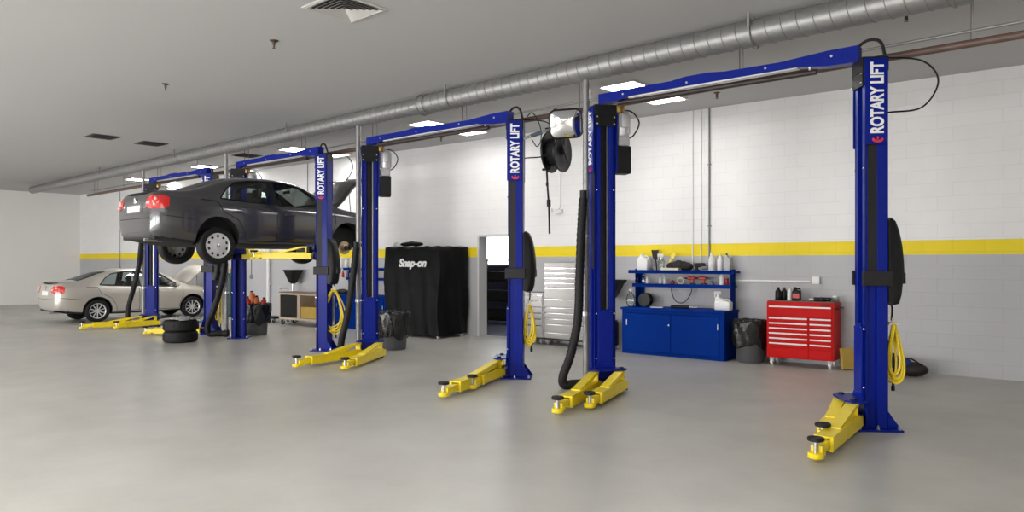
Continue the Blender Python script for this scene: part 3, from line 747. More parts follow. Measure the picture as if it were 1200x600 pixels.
    for sg in (1, -1):
        fn = lambda y, z, sg=sg: side(y, z, sg, -0.006)
        for lo, hi in (RW, FW): patch(MB(), fn, lo, hi, 16, 6).build('side_window', M['carglass'], t, 60)
        fo = lambda y, z, sg=sg: side(y, z, sg, 0.004)
        mb = MB()
        for lo, hi in (RW, FW):
            strip(mb, fo, hi, .022); strip(mb, fo, lo, .022); strip(mb, fo, [lo[0], hi[0]], .022, 6); strip(mb, fo, [lo[-1], hi[-1]], .022, 6)
        strip(mb, fo, [(-.25, .972), (-.25, 1.40)], .10, 6)
        mb.build('window_seal', M['black'], t)
        mb = MB()
        fg = lambda y, z, sg=sg: side(y, z, sg, 0.002)
        for pl in ([(-.25, .955), (-.245, .5), (-.25, .30)], [(.98, .93), (1.0, .7), (.93, .5), (.88, .30)], [(-1.33, .96), (-1.25, .80), (-.98, .66), (-.86, .45), (-.84, .30)], [(-.84, .30), (.88, .30)], [(-2.24, .70), (-1.95, .665), (-1.74, .64)], [(-1.33, .97), (-1.62, .985)]):
            strip(mb, fg, pl, .011)
        mb.build('door_gap', M['black'], t)
        mb = MB(); strip(mb, lambda y, z, sg=sg: side(y, z, sg, 0.012), [(-1.0, .47), (.85, .46)], .028); mb.build('side_moulding', paint, t)
        for y in (-.98, .02):
            p = side(y, .80, sg, 0.0)
            h = MB().box(p + Vector((sg * .022, 0, 0)), (.022, .21 * S, .032), .008).bx(p.x - .01, p.x + sg * .02, p.y - .09 * S, p.y - .07 * S, p.z - .012, p.z + .012)
            h.build('door_handle', paint, t)
        p = side(.80, .965, sg, 0.0)
        MB().ball(p + Vector((sg * .12, .02, .05)), .1, (.95, .55, .72)).box(p + Vector((sg * .03, 0.02, .01)), (.09, .06, .03), .01).build('side_mirror', paint, t, 60)
    # windscreen and rear screen
    patch(MB(), lambda x, y: top(x, y, -.006), [(-.60, 1.10), (-.3, 1.16), (0, 1.18), (.3, 1.16), (.60, 1.10)], [(-.50, .42), (-.25, .44), (0, .45), (.25, .44), (.50, .42)], 14, 8).build('windscreen', M['carglass'], t, 60)
    patch(MB(), lambda x, y: top(x, y, .004), [(-.55, -1.66), (-.3, -1.72), (0, -1.74), (.3, -1.72), (.55, -1.66)], [(-.48, -1.02), (-.25, -.99), (0, -.98), (.25, -.99), (.48, -1.02)], 14, 8).build('rear_window', M['carglass'], t, 60)
    # seats
    for x in (.36, -.36):
        mb = MB().box((x * S, -.32 * S, 1.00 * S), (.44 * S, .13 * S, .24 * S), .05).box((x * S, -.36 * S, 1.19 * S), (.25 * S, .09 * S, .16 * S), .04)
        mb.build('front_seat', M['cabin'], t, 50)
    MB().lathe([(.165, -.012), (.178, 0), (.165, .012)], (-.36 * S, .42 * S, 1.02 * S), 20, Matrix.Rotation(math.radians(65), 4, 'X')).build('steering_wheel', M['cabin'], t, 50)
    MB().box((0, .46 * S, 1.30 * S), (.22 * S, .03, .06 * S), .01).build('rear_view_mirror', M['black'], t)
    # tail lights wrap the rear corner
    for sg in (1, -1):
        def fl_(an, z, sg=sg, off=.006):
            c = Vector((sg * .38 * S, -1.75 * S, z * S)); d = Vector((sg * math.sin(an), -math.cos(an), 0))
            h = bvh.ray_cast(c + d * 3, -d); return (h[0] + h[1] * off) if h[0] else None
        lamp = patch(MB(), fl_, [(.16, .85), (.4, .80), (.7, .80), (.86, .84)], [(.16, .985), (.4, 1.02), (.7, 1.02), (.86, .985)], 16, 5).build('tail_light', M['tail'], t, 60)
        for an, z in ((.34, .91), (.55, .87), (.56, .96)):
            p = fl_(an, z, off=.008)
            if p: MB().ball(p, .030, (1, 1, 1), 12).build('lamp_lens', M['tailwhite'], lamp, 60)
    mb = MB(); patch(mb, lambda x, z: rear(x, z, .008), [(-.26, .76), (0, .76), (.26, .76)], [(-.26, .87), (0, .87), (.26, .87)], 8, 2)
    mb.build('number_plate', M['paper'], t)
    mb = MB(); patch(mb, lambda x, z: rear(x, z, .004), [(-.36, .73), (0, .73), (.36, .73)], [(-.36, .90), (0, .90), (.36, .90)], 10, 3); mb.build('plate_recess', paint, t)
    p = rear(0, .955, .006)
    if p: MB().lathe([(.055, 0), (.06, .006), (.05, .01)], p, 18, Matrix.Rotation(PI / 2, 4, 'X')).build('badge', M['chrome'], t, 40)
    mb = MB(); strip(mb, lambda x, z: rear(x, z, .003), [(-.62, .655), (.62, .655)], .012); strip(mb, lambda x, y: top(x, y, .003), [(-.62, -2.2), (-.62, -1.76)], .010, 8); strip(mb, lambda x, y: top(x, y, .003), [(.62, -2.2), (.62, -1.76)], .010, 8)
    mb.build('boot_gap', M['black'], t)
    MB().box((0, -2.20 * S, .345 * S), (1.30 * S, .22, .07 * S), .02).build('bumper_valance', M['cardark'], t)
    mb = MB(); strip(mb, lambda x, y: top(x, y, .010), [(-.60, -2.235), (-.3, -2.275), (0, -2.285), (.3, -2.275), (.60, -2.235)], .045); mb.build('boot_edge_strip', M['black'], t)  # thin dark strip along the rear edge of the boot
    MB().cyl((.45 * S, -2.38 * S, .30 * S), (.45 * S, -2.05 * S, .30 * S), .03).build('exhaust_tip', M['steel'], t, 40)
    for sg in (1, -1):
        patch(MB(), lambda a, z, sg=sg: (lambda h: (h[0] + h[1] * .005) if h[0] else None)(bvh.ray_cast(Vector((sg * .3 * S, 1.5 * S, z * S)) + Vector((sg * math.sin(a), math.cos(a), 0)) * 3, -Vector((sg * math.sin(a), math.cos(a), 0)))), [(.35, .62), (.7, .60), (1.0, .64)], [(.35, .73), (.7, .76), (1.0, .77)], 10, 4).build('headlight', M['tank'], t, 60)
    # raised bonnet
    H = MB(); rows = []
    hy, hz = 1.10, 1.02
    for j in range(9):
        y = 1.12 + (2.0 - 1.12) * j / 8
        W, zr = pip(ST_, y)[1], pip(ST_, y)[4]
        row = []
        for i in range(11):
            x = (-1 + 2 * i / 10) * (W * .80)
            row.append(Vector((x, y - hy, zr - hz + .01 - .05 * (i / 5 - 1) ** 2)) * S)
        rows.append(row)
    R_ = Matrix.Translation(Vector((0, hy, hz)) * S) @ Matrix.Rotation(math.radians(hood_angle), 4, 'X')
    H = MB(R_).grid(rows)
    hm = H.build('bonnet', paint, t, 50)
    hm.data.materials.append(M['cardark'] if paint is M['carpaint'] else paint)
    so = hm.modifiers.new('thick', 'SOLIDIFY'); so.thickness = 0.03; so.offset = -1; so.material_offset = 1 if paint is M['carpaint'] else 0
    p0 = Vector((.60, 1.55, .86)) * S; p1 = R_ @ (Vector((.60, .55, -.09)) * S)
    MB().tube([p0, p1], .008, 6).build('bonnet_strut', M['black'], t)
    # wheels
    for yw in (RAX, 1.289):
        for sg in (1, -1):
            c = Vector((sg * .765 * S, yw * S, (.317 * S) - droop))
            R = Matrix.Translation(c) @ Matrix.Rotation(sg * PI / 2, 4, 'Y')
            if off and (yw > 0, sg) in off:
                hb = MB(R).lathe([(.135, -.03), (.135, -.012), (.072, -.012), (.072, .02), (.06, .03), (.001, .03)], seg=28)
                hb.build('brake_disc', M['disc'], t, 40)
                MB(R).lathe([(.05, .03), (.05, .045), (.032, .06), (.001, .06)], seg=18).build('wheel_hub', M['cardark'], t, 40)
                MB(R).box((-.02, .125, -.02), (.13, .06, .09), .02).build('brake_caliper', M['cardark'], t)
                continue
            wheel(R, t, wheel_kind, S)
    return t
def wheel(R, parent, kind, S=1.0):
    r = .317 * S; rr = .215 * S; hw = .1
    prof = [(rr, -hw), (rr + .03, -hw - .004), (r - .03, -hw), (r - .006, -hw * .8), (r, -hw * .55), (r, hw * .55), (r - .006, hw * .8), (r - .03, hw), (rr + .03, hw + .004), (rr, hw - .01), (rr - .01, .03), (rr - .01, -hw)]
    wt = MB(R).lathe(prof, seg=40, cap=False).build('wheel', M['rubber'], parent, 35)
    if kind == 'cap':
        MB(R).lathe([(0, .085), (.05, .095), (.06, .09), (.14, .088), (rr - .03, .078), (rr - .004, .092), (rr + .004, .088), (rr, .05)], seg=40, cap=False).build('hubcap', M['alloy'], wt, 35)
        for k in range(10):
            an = 2 * PI * k / 10
            mb = MB(R @ Matrix.Rotation(an, 4, 'Z'))
            mb.box((.158 * S, 0, .080), (.044, .048, .014), .008).build('cap_slot', M['black'], wt)
        mb = MB(R).lathe([(.034, .09), (.034, .099), (.028, .101), (0, .101)], seg=18).build('hub_badge', M['chrome'], wt, 40)
    else:
        MB(R).lathe([(.0, .02), (rr - .02, .02)], seg=36, cap=False).build('rim_well', M['cardark'], wt)
        mb = MB(R).lathe([(rr - .025, .06), (rr - .006, .085), (rr + .006, .086), (rr + .004, .05)], seg=40, cap=False).lathe([(0, .075), (.05, .078), (.06, .065), (.06, .03)], seg=20, cap=False)
        for k in range(10):
            an = 2 * PI * k / 10
            q = Matrix.Rotation(an, 4, 'Z')
            mb.box(q @ Vector((.13 * S, 0, .062)), (.165 * S, .026, .022), .006, q)
        mb.build('alloy_rim', M['alloy'], wt, 40)

# lifted car: the near rear wheel is seen at (254,287) and the bare front hub at (404,289)
S1 = 1.05
car('dark grey four-door sedan raised on a lift with bonnet open and one front wheel off', (CARX + 0.05, 7.53, 1.655 + 0.075), 0, M['carpaint'], S1, 'cap', droop=0.105, off={(True, 1)})
car('champagne sedan parked at far left on the floor with bonnet up', (-22.68, 8.62, 0), 0, M['silverpaint'], 1.0, 'alloy', hood_angle=50)

# two loose tyres lying in a stack with a rag on top
p = at_height(211.5, 400.5, 0.0)
def tyre(z, label):
    t = thing('tyre', label, 'tyre', (p.x, p.y, z), random.uniform(0, 1), 'tyres on the floor')
    r, rr, hw = .335, .205, .115
    prof = [(rr, 0.012), (rr + .04, 0.0), (r - .035, 0.004), (r - .006, .03), (r, .06), (r, .17), (r - .006, .20), (r - .035, .226), (rr + .04, .23), (rr, .218), (rr + .015, .19), (rr + .03, .115), (rr + .015, .04), (rr, .012)]
    MB().lathe(prof, seg=44, cap=False).build('tyre_carcass', M['rubber'], t, 35)
    mb = MB()
    for k in range(44):
        an = 2 * PI * k / 44; q = Matrix.Rotation(an, 4, 'Z')
        mb.box(q @ Vector((r + .001, 0, .115)), (.008, .034, .11), 0, q)
    mb.build('tyre_tread', M['rubber'], t)
tyre(0.0, 'lower of two black tyres lying stacked on the floor under the grey car')
tyre(0.232, 'upper of two black tyres lying stacked on the floor, with a rag on it')
mb = MB(); rows = []
for i in range(15):
    r_ = []
    for j in range(15):
        x, y = (i / 14 - .5) * .62, (j / 14 - .5) * .50
        rr_ = math.hypot(x, y); hgt = .006 + (.10 * abs(math.sin(i * 1.3) * math.cos(j * 1.1)) + random.uniform(0, .03)) * max(.12, 1 - 2.4 * rr_)
        r_.append((x + random.uniform(-.015, .015), y + random.uniform(-.015, .015), hgt))
    rows.append(r_)
o = mb.grid(rows).build('shop_rag', M['rag'], None, 50); so = o.modifiers.new('t', 'SOLIDIFY'); so.thickness = .008
tag(o, 'crumpled grey shop rag lying on the stacked tyres', 'rag', loc=(p.x, p.y, 0.462), rz=0.4)

# ================================================================== along the wall
def bottle(mb, x, y, z, r, h, neck=.35, nr=.4, seg=14):
    mb.lathe([(r * .9, 0), (r, .01), (r, h * (1 - neck)), (r * .85, h * (1 - neck * .75)), (r * nr, h * (1 - neck * .35)), (r * nr, h * .92)], (x, y, z), seg)
def make_bottle(label, P, r, h, m, cap, grp, rz=0, neck=.35, nr=.4, name='bottle', lab=None):
    t = thing(name, label, 'bottle', P, rz, grp)
    mb = MB(); bottle(mb, 0, 0, 0, r, h, neck, nr); mb.build('bottle_body', m, t, 40)
    MB().lathe([(r * nr * 1.25, h * .88), (r * nr * 1.25, h * .985), (r * nr * 1.1, h)], seg=12).build('cap', cap, t, 40)
    if lab: MB().lathe([(r * 1.01, h * .15), (r * 1.01, h * .48)], seg=14, cap=False).build('paper_label', lab, t, 40)
    return t
def make_jug(label, P, w, d, h, m, cap, grp, rz=0, lab=None):
    t = thing('jug', label, 'jug', P, rz, grp)
    mb = MB().bx(-w / 2, w / 2, -d / 2, d / 2, 0, h * .72, .018)
    mb.grid([[(-w / 2 + .01, -d / 2 + .01, h * .70), (w / 2 - .01, -d / 2 + .01, h * .70), (w / 2 - .01, d / 2 - .01, h * .70), (-w / 2 + .01, d / 2 - .01, h * .70)],
             [(-w * .32, -d * .3, h * .84), (-w * .05, -d * .3, h * .84), (-w * .05, d * .3, h * .84), (-w * .32, d * .3, h * .84)], [(-w * .28, -d * .2, h * .92), (-w * .08, -d * .2, h * .92), (-w * .08, d * .2, h * .92), (-w * .28, d * .2, h * .92)]], True, True)
    mb.tube(bez([(-w * .1, 0, h * .86), (w * .2, 0, h * .90), (w * .4, 0, h * .82), (w * .42, 0, h * .66)], 5), .012, 8)
    mb.build('jug_body', m, t, 40)
    MB().lathe([(w * .13, h * .90), (w * .13, h), (w * .11, h * 1.01)], (-w * .18, 0, 0), 14).build('cap', cap, t, 40)
    if lab: MB().bx(-w * .4, w * .4, -d / 2 - .002, -d / 2, h * .18, h * .52).build('paper_label', lab, t)
    return t

BD = 0.64
def workbench(s0, s1, label):
    W = s1 - s0
    t = thing('workbench', label, 'workbench', wpt((s0 + s1) / 2, 0), WR, 'blue workbenches')
    hw = W / 2; d = BD; m = M['bench']
    mb = MB().bx(-hw, -hw + .02, -d, -.03, 0, .80, .003).bx(hw - .02, hw, -d, -.03, 0, .80, .003).bx(-hw, hw, -.05, -.03, 0, .80).bx(-hw + .02, hw - .02, -d + .02, -.05, .04, .06)
    mb.bx(-hw + .02, -hw + .09, -d, -d + .02, 0, .80).bx(hw - .09, hw - .02, -d, -d + .02, 0, .80).bx(-hw + .09, hw - .09, -d, -d + .02, .74, .80).bx(-hw + .09, hw - .09, -d, -d + .02, 0, .05)
    mb.build('cabinet_body', m, t)
    MB().bx(-hw - .02, hw + .02, -d - .03, -.02, .80, .84, .006).build('worktop', m, t)
    for sg in (-1, 1):
        x0, x1 = sorted((sg * .004, sg * (hw - .095)))
        dr = MB().bx(x0, x1, -d - .014, -d + .004, .06, .735, .004).build('door', m, t)
        MB().bx(x1 - .02 if sg > 0 else x0 + .008, x1 - .008 if sg > 0 else x0 + .02, -d - .03, -d - .012, .52, .62, .003).build('hinge', M['steel'], dr)
        if sg < 0: MB().lathe([(.016, 0), (.016, .014), (.008, .02)], (-.03, -d - .014, .55), 12, Matrix.Rotation(PI / 2, 4, 'X')).build('lock', M['chrome'], dr, 40)
    for sg in (-1, 1):
        MB().bx(sg * (hw - .05), sg * (hw - .13), -.06, -.03, .84, 1.54).bx(sg * (hw - .05), sg * (hw - .062), -.24, -.05, .84, 1.54, .002).build('shelf_upright', m, t)
    for z, dep in ((1.225, .30), (1.475, .34)):
        ov = .06 if z > 1.4 else 0
        MB().bx(-hw + .02 - ov, hw - .02 + ov, -dep, -.03, z, z + .035, .004).bx(-hw + .02 - ov, hw - .02 + ov, -dep, -dep + .012, z - .02, z + .045, .003).build('shelf', m, t)
    return t, (s0 + s1) / 2
s0, s1 = ws(729, BD)[0], ws(849, BD)[0]
bt, bc = workbench(s0, s1, 'blue steel workbench with two shelves of bottles between the black bin and drain caddy')
def on_bench(px, d, h):            # s from pixel at distance d from the wall
    return wpt(ws(px, d)[0], d, h)
Z1, Z2, ZC = 1.511, 1.261, 0.842
G1, G2, GC = 'items on the upper shelf', 'items on the lower shelf', 'items on the worktop'
make_jug('big white square jug at left end of the upper shelf', on_bench(754.5, .19, Z1), .22, .16, .30, M['white'], M['white'], G1, WR)
def spray(label, P, grp, m=None, s=1.0):
    t = thing('spray_bottle', label, 'spray bottle', P, WR + .5, grp)
    mb = MB(); bottle(mb, 0, 0, 0, .045 * s, .20 * s, .35, .35); mb.build('bottle_body', m or M['clear'], t, 40)
    MB().bx(-.055 * s, .03 * s, -.014 * s, .014 * s, .195 * s, .235 * s, .006).bx(-.05 * s, -.038 * s, -.006, .006, .15 * s, .2 * s).lathe([(.02 * s, .17 * s), (.02 * s, .2 * s)], seg=12).build('trigger_head', M['white'], t)
    return t
spray('clear spray bottle with white trigger standing on the upper shelf beside a black brush', on_bench(775, .19, Z1), G1, None, 1.3)
def handbrush():
    t = thing('bench_brush', 'black brush standing bristles up between white jug and spray bottle', 'brush', on_bench(768.5, .12, Z1), WR, G1)
    MB().tube(bez([(.02, 0, 0.0), (.01, 0, .12), (-.005, 0, .22)], 6), .013, 8).build('handle', M['black'], t, 40)
    rows = []
    for z, w in ((.20, .03), (.24, .05), (.38, .065)):
        rows.append([(-w - .1 * (z - .2), -.02, z), (w - .1 * (z - .2), -.02, z), (w - .1 * (z - .2), .02, z), (-w - .1 * (z - .2), .02, z)])
    MB().grid(rows, True, True).build('bristles', M['jacket'], t)
handbrush()
t = thing('scraper', 'yellow handled scraper leaning against the wall on the upper shelf', 'scraper', on_bench(783, .10, Z1), WR, G1)
MB().box((.02, 0, .12), (.035, .02, .22), .008, Matrix.Rotation(.45, 4, 'Y')).build('handle', M['yellow'], t)
MB().box((.10, .0, .27), (.07, .006, .10), .001, Matrix.Rotation(.45, 4, 'Y')).build('blade', M['yellow'], t)
t = thing('box', 'flat cream cardboard box lying on the upper shelf edge', 'box', on_bench(786.5, .26, Z1), WR, G1)
MB().bx(-.175, .175, -.07, .06, 0, .035, .003).build('box_tray', M['cream'], t); MB().bx(-.178, .178, -.073, .063, .033, .048, .003).build('box_lid', M['cream'], t)
def lump(name, label, P, sx, sy, sz, m, grp, cat, n=5, jig=.06):
    mb = MB()
    for k in range(n):
        q = (k + .5) / n - .5
        mb.ball((q * sx * .8, random.uniform(-.2, .2) * sy * .3, sz * (.42 - .25 * abs(q))), sz * .5, (sx / sz * .5 * random.uniform(.8, 1.1), sy / sz * .9, .85 * (1 - .5 * abs(q))), 14, jig)
    o = mb.build(name, m, None, 70)
    zs = min(v.co.z for v in o.data.vertices)
    for v in o.data.vertices: v.co.z -= zs
    return tag(o, label, cat, grp, P, WR)
lump('jacket', 'dark crumpled jacket thrown on the middle of the upper shelf', on_bench(796, .17, Z1), .46, .16, .22, M['jacket'], G1, 'jacket', 5)
t = thing('power_tool', 'black cordless tool with wound cable on the upper shelf beside white bottles', 'tool', on_bench(820, .18, Z1), WR, G1)
MB().box((0, 0, .10), (.20, .07, .08), .025).box((-.06, 0, .05), (.05, .05, .10), .015).box((-.06, 0, .012), (.10, .08, .024), .008).build('tool_body', M['black'], t, 40)
mb = MB()
for k in range(3): mb.tube([(.10 + .07 * math.cos(a * .4), .05 * math.sin(a * .4), .02 + .014 * k + .002 * a) for a in range(17)], .009, 6)
mb.build('cable', M['grey'], t, 40)
make_bottle('tall white bottle on upper shelf, left of the two white ones', on_bench(834, .19, Z1), .055, .31, M['white'], M['white'], G1)
make_bottle('tall white bottle on upper shelf, between another white bottle and a grey jug', on_bench(844, .19, Z1), .050, .29, M['white'], M['cream'], G1)
make_jug('grey jug at the right end of the upper shelf', on_bench(853, .16, Z1), .12, .12, .30, M['tank'], M['black'], G1, WR)
make_bottle('small pale bottle with red label at left end of the lower shelf', on_bench(745.5, .18, Z2), .026, .15, M['white'], M['redplastic'], G2, lab=M['redplastic'])
make_bottle('clear bottle second from the left on the lower shelf', on_bench(754, .18, Z2), .028, .17, M['clear'], M['white'], G2)
make_bottle('short white bottle third from the left on the lower shelf', on_bench(758.5, .18, Z2), .028, .13, M['white'], M['white'], G2)
make_bottle('slim white bottle, left of a close pair on the lower shelf', on_bench(774, .18, Z2), .028, .165, M['white'], M['grey'], G2, neck=.5, nr=.3)
make_bottle('slim white bottle, right of a close pair on the lower shelf', on_bench(779, .18, Z2), .028, .155, M['white'], M['white'], G2, neck=.5, nr=.3)
def roll(label, P, R, r, wd, m, grp, stand=True, name='tape_roll', cat='tape roll', rz=0):
    mb = MB(Matrix.Rotation(PI / 2, 4, 'X') if stand else None).lathe([(r, -wd / 2), (R, -wd / 2), (R, wd / 2), (r, wd / 2), (r, -wd / 2)], seg=24, cap=False)
    o = mb.build(name, m, None, 40)
    return tag(o, label, cat, grp, P + Vector((0, 0, R if stand else wd / 2)), WR + rz)
roll('pale yellow tape roll standing on the lower shelf', on_bench(798, .18, Z2), .065, .042, .04, M['cream'], G2)
lump('red_cloth', 'small pink and red shop cloth on the lower shelf beside the tape roll', on_bench(788, .18, Z2), .10, .06, .09, M['redplastic'], G2, 'cloth', 3)
def drill(label, P):
    t = thing('cordless_drill', label, 'drill', P, WR, G2)
    MB().box((0, 0, .115), (.15, .055, .06), .02).box((.03, 0, .06), (.045, .045, .09), .012).build('drill_body', M['redplastic'], t)
    MB().box((.03, 0, .016), (.09, .06, .032), .006).build('battery', M['black'], t); MB().cyl((-.07, 0, .115), (-.13, 0, .115), .02, .012).build('chuck', M['black'], t, 40)
drill('red cordless drill on the lower shelf, left of two', on_bench(810, .18, Z2)); drill('red cordless drill on the lower shelf, right of two', on_bench(823, .18, Z2))
make_bottle('stubby grey can on the lower shelf right of the red drills', on_bench(834, .17, Z2), .035, .07, M['grey'], M['black'], G2, neck=.2, nr=.7, name='can')
make_bottle('tall white bottle tilted at right end of the lower shelf', on_bench(846, .19, Z2), .045, .22, M['white'], M['white'], G2)['category'] = 'bottle'
make_bottle('small red can at the right end of the lower shelf by the upright', on_bench(851.5, .14, Z2), .034, .12, M['redplastic'], M['redplastic'], G2, neck=.15, nr=.8, name='can')
t = thing('cable_reel', 'black round cable reel standing on the worktop at left', 'cable reel', on_bench(756.5, .24, ZC), WR, GC)
R90 = Matrix.Rotation(PI / 2, 4, 'X')
MB(Matrix.Translation((0, 0, .125)) @ R90).lathe([(.06, -.05), (.095, -.048), (.11, -.02), (.11, .02), (.095, .048), (.06, .05)], seg=24).build('cable_winding', M['rubber'], t, 40)
for sg in (-1, 1): MB(Matrix.Translation((0, sg * .06, .125)) @ R90).lathe([(.03, -.006), (.122, -.006), (.125, 0), (.122, .006), (.03, .006)], seg=24).build('reel_flange', M['black'], t, 40)
o = tag(MB().bx(-.11, .11, -.07, .07, 0, .012, .002).build('notepad', M['paper']), 'white notepad lying on the worktop near the cable reel', 'notepad', GC, on_bench(770, .45, ZC), WR + .2)
t = thing('grease_gun', 'long black hand tool lying on the middle of the worktop', 'tool', on_bench(800, .42, ZC), WR, GC)
MB().cyl((-.22, 0, .03), (.12, 0, .03), .028).build('tool_barrel', M['black'], t, 40); MB().cyl((.12, 0, .03), (.26, .02, .03), .012).build('tool_nozzle', M['steel'], t, 40)
t = make_jug('squat white jug on the right end of the worktop', on_bench(848, .36, ZC), .27, .17, .20, M['white'], M['white'], GC, WR)
spray('small white spray bottle behind the squat jug on the worktop', on_bench(842, .22, ZC), GC, M['white'], 1.35)
# looped cable hanging under the lower shelf
bx0 = ws(787, .05)[0]; bx1 = ws(814, .05)[0]
mb = MB().tube(bez([(0, 0, 0), (.02, -.02, -.12), (.10, -.04, -.26), (.22, -.04, -.30), (.34, -.04, -.22), (.40, -.02, -.1), (.41, 0, 0)], 8), .008, 6)
tag(mb.build('hanging_cable', M['black'], None, 40), 'black cable drooping in a loop under the lower shelf', 'cable', None, wpt(bx0, .06, 1.22), WR)

# second bench at the back behind the middle lift
s2 = ws(392, BD)[0]
b2, c2_ = workbench(s2, s2 + (s1 - s0), 'blue workbench at the back, half hidden behind lift column and black exhaust hose')
for k, (px, r, h, m, lab) in enumerate(((400, .05, .28, 'white', 'white bottle on the upper shelf of the rear workbench, leftmost'), (406, .05, .25, 'white', 'second white bottle on the upper shelf of the rear workbench'), (412, .055, .26, 'cream', 'cream bottle on the upper shelf of the rear workbench'))):
    make_bottle(lab, wpt(ws(px, .19)[0], .19, Z1), r, h, M[m], M['white'], 'items on the rear workbench')
for px, r, h, m, lab in ((402, .035, .16, 'redplastic', 'red bottle on the lower shelf of the rear workbench'), (407, .035, .18, 'grey', 'grey bottle on the lower shelf of the rear workbench'), (411, .035, .15, 'white', 'short white bottle on the lower shelf of the rear workbench')):
    make_bottle(lab, wpt(ws(px, .18)[0], .18, Z2), r, h, M[m], M['black'], 'items on the rear workbench')
lump('tool_bag', 'black tool bag on the worktop of the rear workbench', wpt(ws(401, .4)[0], .4, ZC), .4, .22, .16, M['jacket'], 'items on the rear workbench', 'bag', 4)

# ---- red roller tool chest
rz_ = WR + math.radians(3.0)
pL, pR = at_height(899, 430, 0), at_height(978, 433.5, 0)
cx = wpt((ws(899, .56)[0] + ws(977, .56)[0]) / 2, .56)
wid = ws(977, .56)[0] - ws(899, .56)[0]
t = thing('tool_chest', 'red roller tool chest with white drawer pulls against the wall', 'tool chest', cx, rz_)
hw = wid / 2; H0, H1 = .13, 1.03; D_ = .48
mb = MB().bx(-hw, hw, 0, D_, H0, H1, .008); mb.build('chest_body', M['red'], t)
MB().bx(-hw + .01, hw - .01, .01, D_ - .01, H1, H1 + .015, .004).build('top_mat', M['brown'], t)
g = .012; xm = -hw + wid * .635
rowsz = [(.855, .975, None)]
def drawer(x0, x1, z0, z1, pull=True):
    d_ = MB().bx(x0, x1, -.014, .004, z0, z1, .004).build('drawer', M['red'], t)
    if pull: MB().bx(x0 + .012, x1 - .012, -.030, -.010, z1 - .030, z1 - .006, .004).build('drawer_pull', M['white'], d_)
drawer(-hw + .03, hw - .03, .80, .97)
n = 6; zt, zb_ = .785, .30
for k in range(n):
    z1 = zt - (zt - zb_) * k / n; z0 = zt - (zt - zb_) * (k + 1) / n + .008
    drawer(-hw + .03, xm - g / 2, z0, z1); drawer(xm + g / 2, hw - .03, z0, z1)
drawer(-hw + .03, xm - g / 2, .15, .29, False); drawer(xm + g / 2, hw - .03, .15, .29, False)
MB().bx(hw - .20, hw - .06, -.016, -.005, .985, 1.010, .002).build('badge_plate', M['black'], t)
mb = MB().tube([(hw + .002, .06, .94), (hw + .05, .06, .94), (hw + .05, D_ - .06, .94), (hw + .002, D_ - .06, .94)], .012, 8); mb.build('push_handle', M['black'], t, 40)
def caster(x, y, parent, m=None, R=.055):
    c = MB().bx(x - .03, x + .03, y - .035, y + .035, R * 2 + .012, R * 2 + .022).bx(x - .03, x - .024, y - .02, y + .02, R * .8, R * 2 + .012).bx(x + .024, x + .03, y - .02, y + .02, R * .8, R * 2 + .012).build('caster', M['cast'], parent)
    MB(Matrix.Translation((x, y, R)) @ Matrix.Rotation(PI / 2, 4, 'Y')).lathe([(R * .5, -.02), (R, -.018), (R, .018), (R * .5, .02)], seg=18).build('caster_wheel', m or M['grey'], c, 40)
for x in (-hw + .07, hw - .07):
    for y in (.07, D_ - .07): caster(x, y, t, M['white'])
def on_chest(px, y): 
    u = ws(px, .56 - y)[0]; return wpt(u, .56 - y, H1 + .016)
GT = 'items on the red tool chest'
make_bottle('black oil bottle on the red chest, leftmost of the row', on_chest(912, .2), .048, .21, M['black'], M['black'], GT)
make_bottle('black oil bottle on the red chest, second from the left', on_chest(919, .26), .046, .21, M['black'], M['redplastic'], GT)
make_bottle('white slim bottle on the red chest between the black bottles', on_chest(925.5, .2), .038, .19, M['white'], M['white'], GT, nr=.3)
make_jug('black jug with red label on the red tool chest', on_chest(933.5, .2), .13, .10, .215, M['black'], M['black'], GT, rz_, M['redplastic'])
t2 = thing('impact_wrench', 'black impact wrench lying on the red tool chest', 'impact wrench', on_chest(964, .16), rz_ + .1, GT)
MB(Matrix.Translation((0, 0, .034))).cyl((-.13, 0, 0), (.06, 0, 0), .032).box((.09, 0, 0), (.08, .07, .062), .02).box((-.01, -.075, -.005), (.045, .11, .04), .012).build('wrench_body', M['black'], t2, 40)
MB(Matrix.Translation((0, 0, .034))).cyl((-.13, 0, 0), (-.20, 0, 0), .016).build('wrench_anvil', M['steel'], t2, 40)
t2 = thing('bottle_jar', 'small clear jar with crumpled white cloth on the right corner of the red chest', 'jar', on_chest(979, .28), rz_, GT)
MB().lathe([(.05, 0), (.055, .01), (.055, .07), (.05, .075)], seg=16).build('jar_body', M['clear'], t2, 40)
MB().ball((0, 0, .062), .05, (1, 1, .75), 12, .12).build('cloth', M['paper'], t2, 60)
# leaning board and bag on the floor
o = MB().box((0, 0, .17), (.22, .045, .33), .004, Matrix.Rotation(math.radians(-9), 4, 'X')).build('leaning_board', M['cardboard'])
tag(o, 'yellowish board leaning on the wall just right of the red tool chest', 'board', None, wpt(ws(993, .36)[0], .36), WR + .9)
t = thing('duffel_bag', 'blue and black bag slumped on the floor by the wall at right edge', 'bag', wpt(ws(1068, .45)[0], .45), WR)
mb = MB().ball((0, 0, .105), .14, (1.6, 1.1, .75), 18, .05); mb.build('bag_body', M['jacket'], t, 60)
MB().ball((-.16, -.08, .20), .15, (1.2, 1.0, .62), 16, .05).build('bag_flap', M['bluecloth'], t, 60)
MB().tube(bez([(-.15, -.08, .2), (0, -.13, .27), (.15, -.08, .18)], 8), .012, 6).build('bag_strap', M['black'], t, 40)

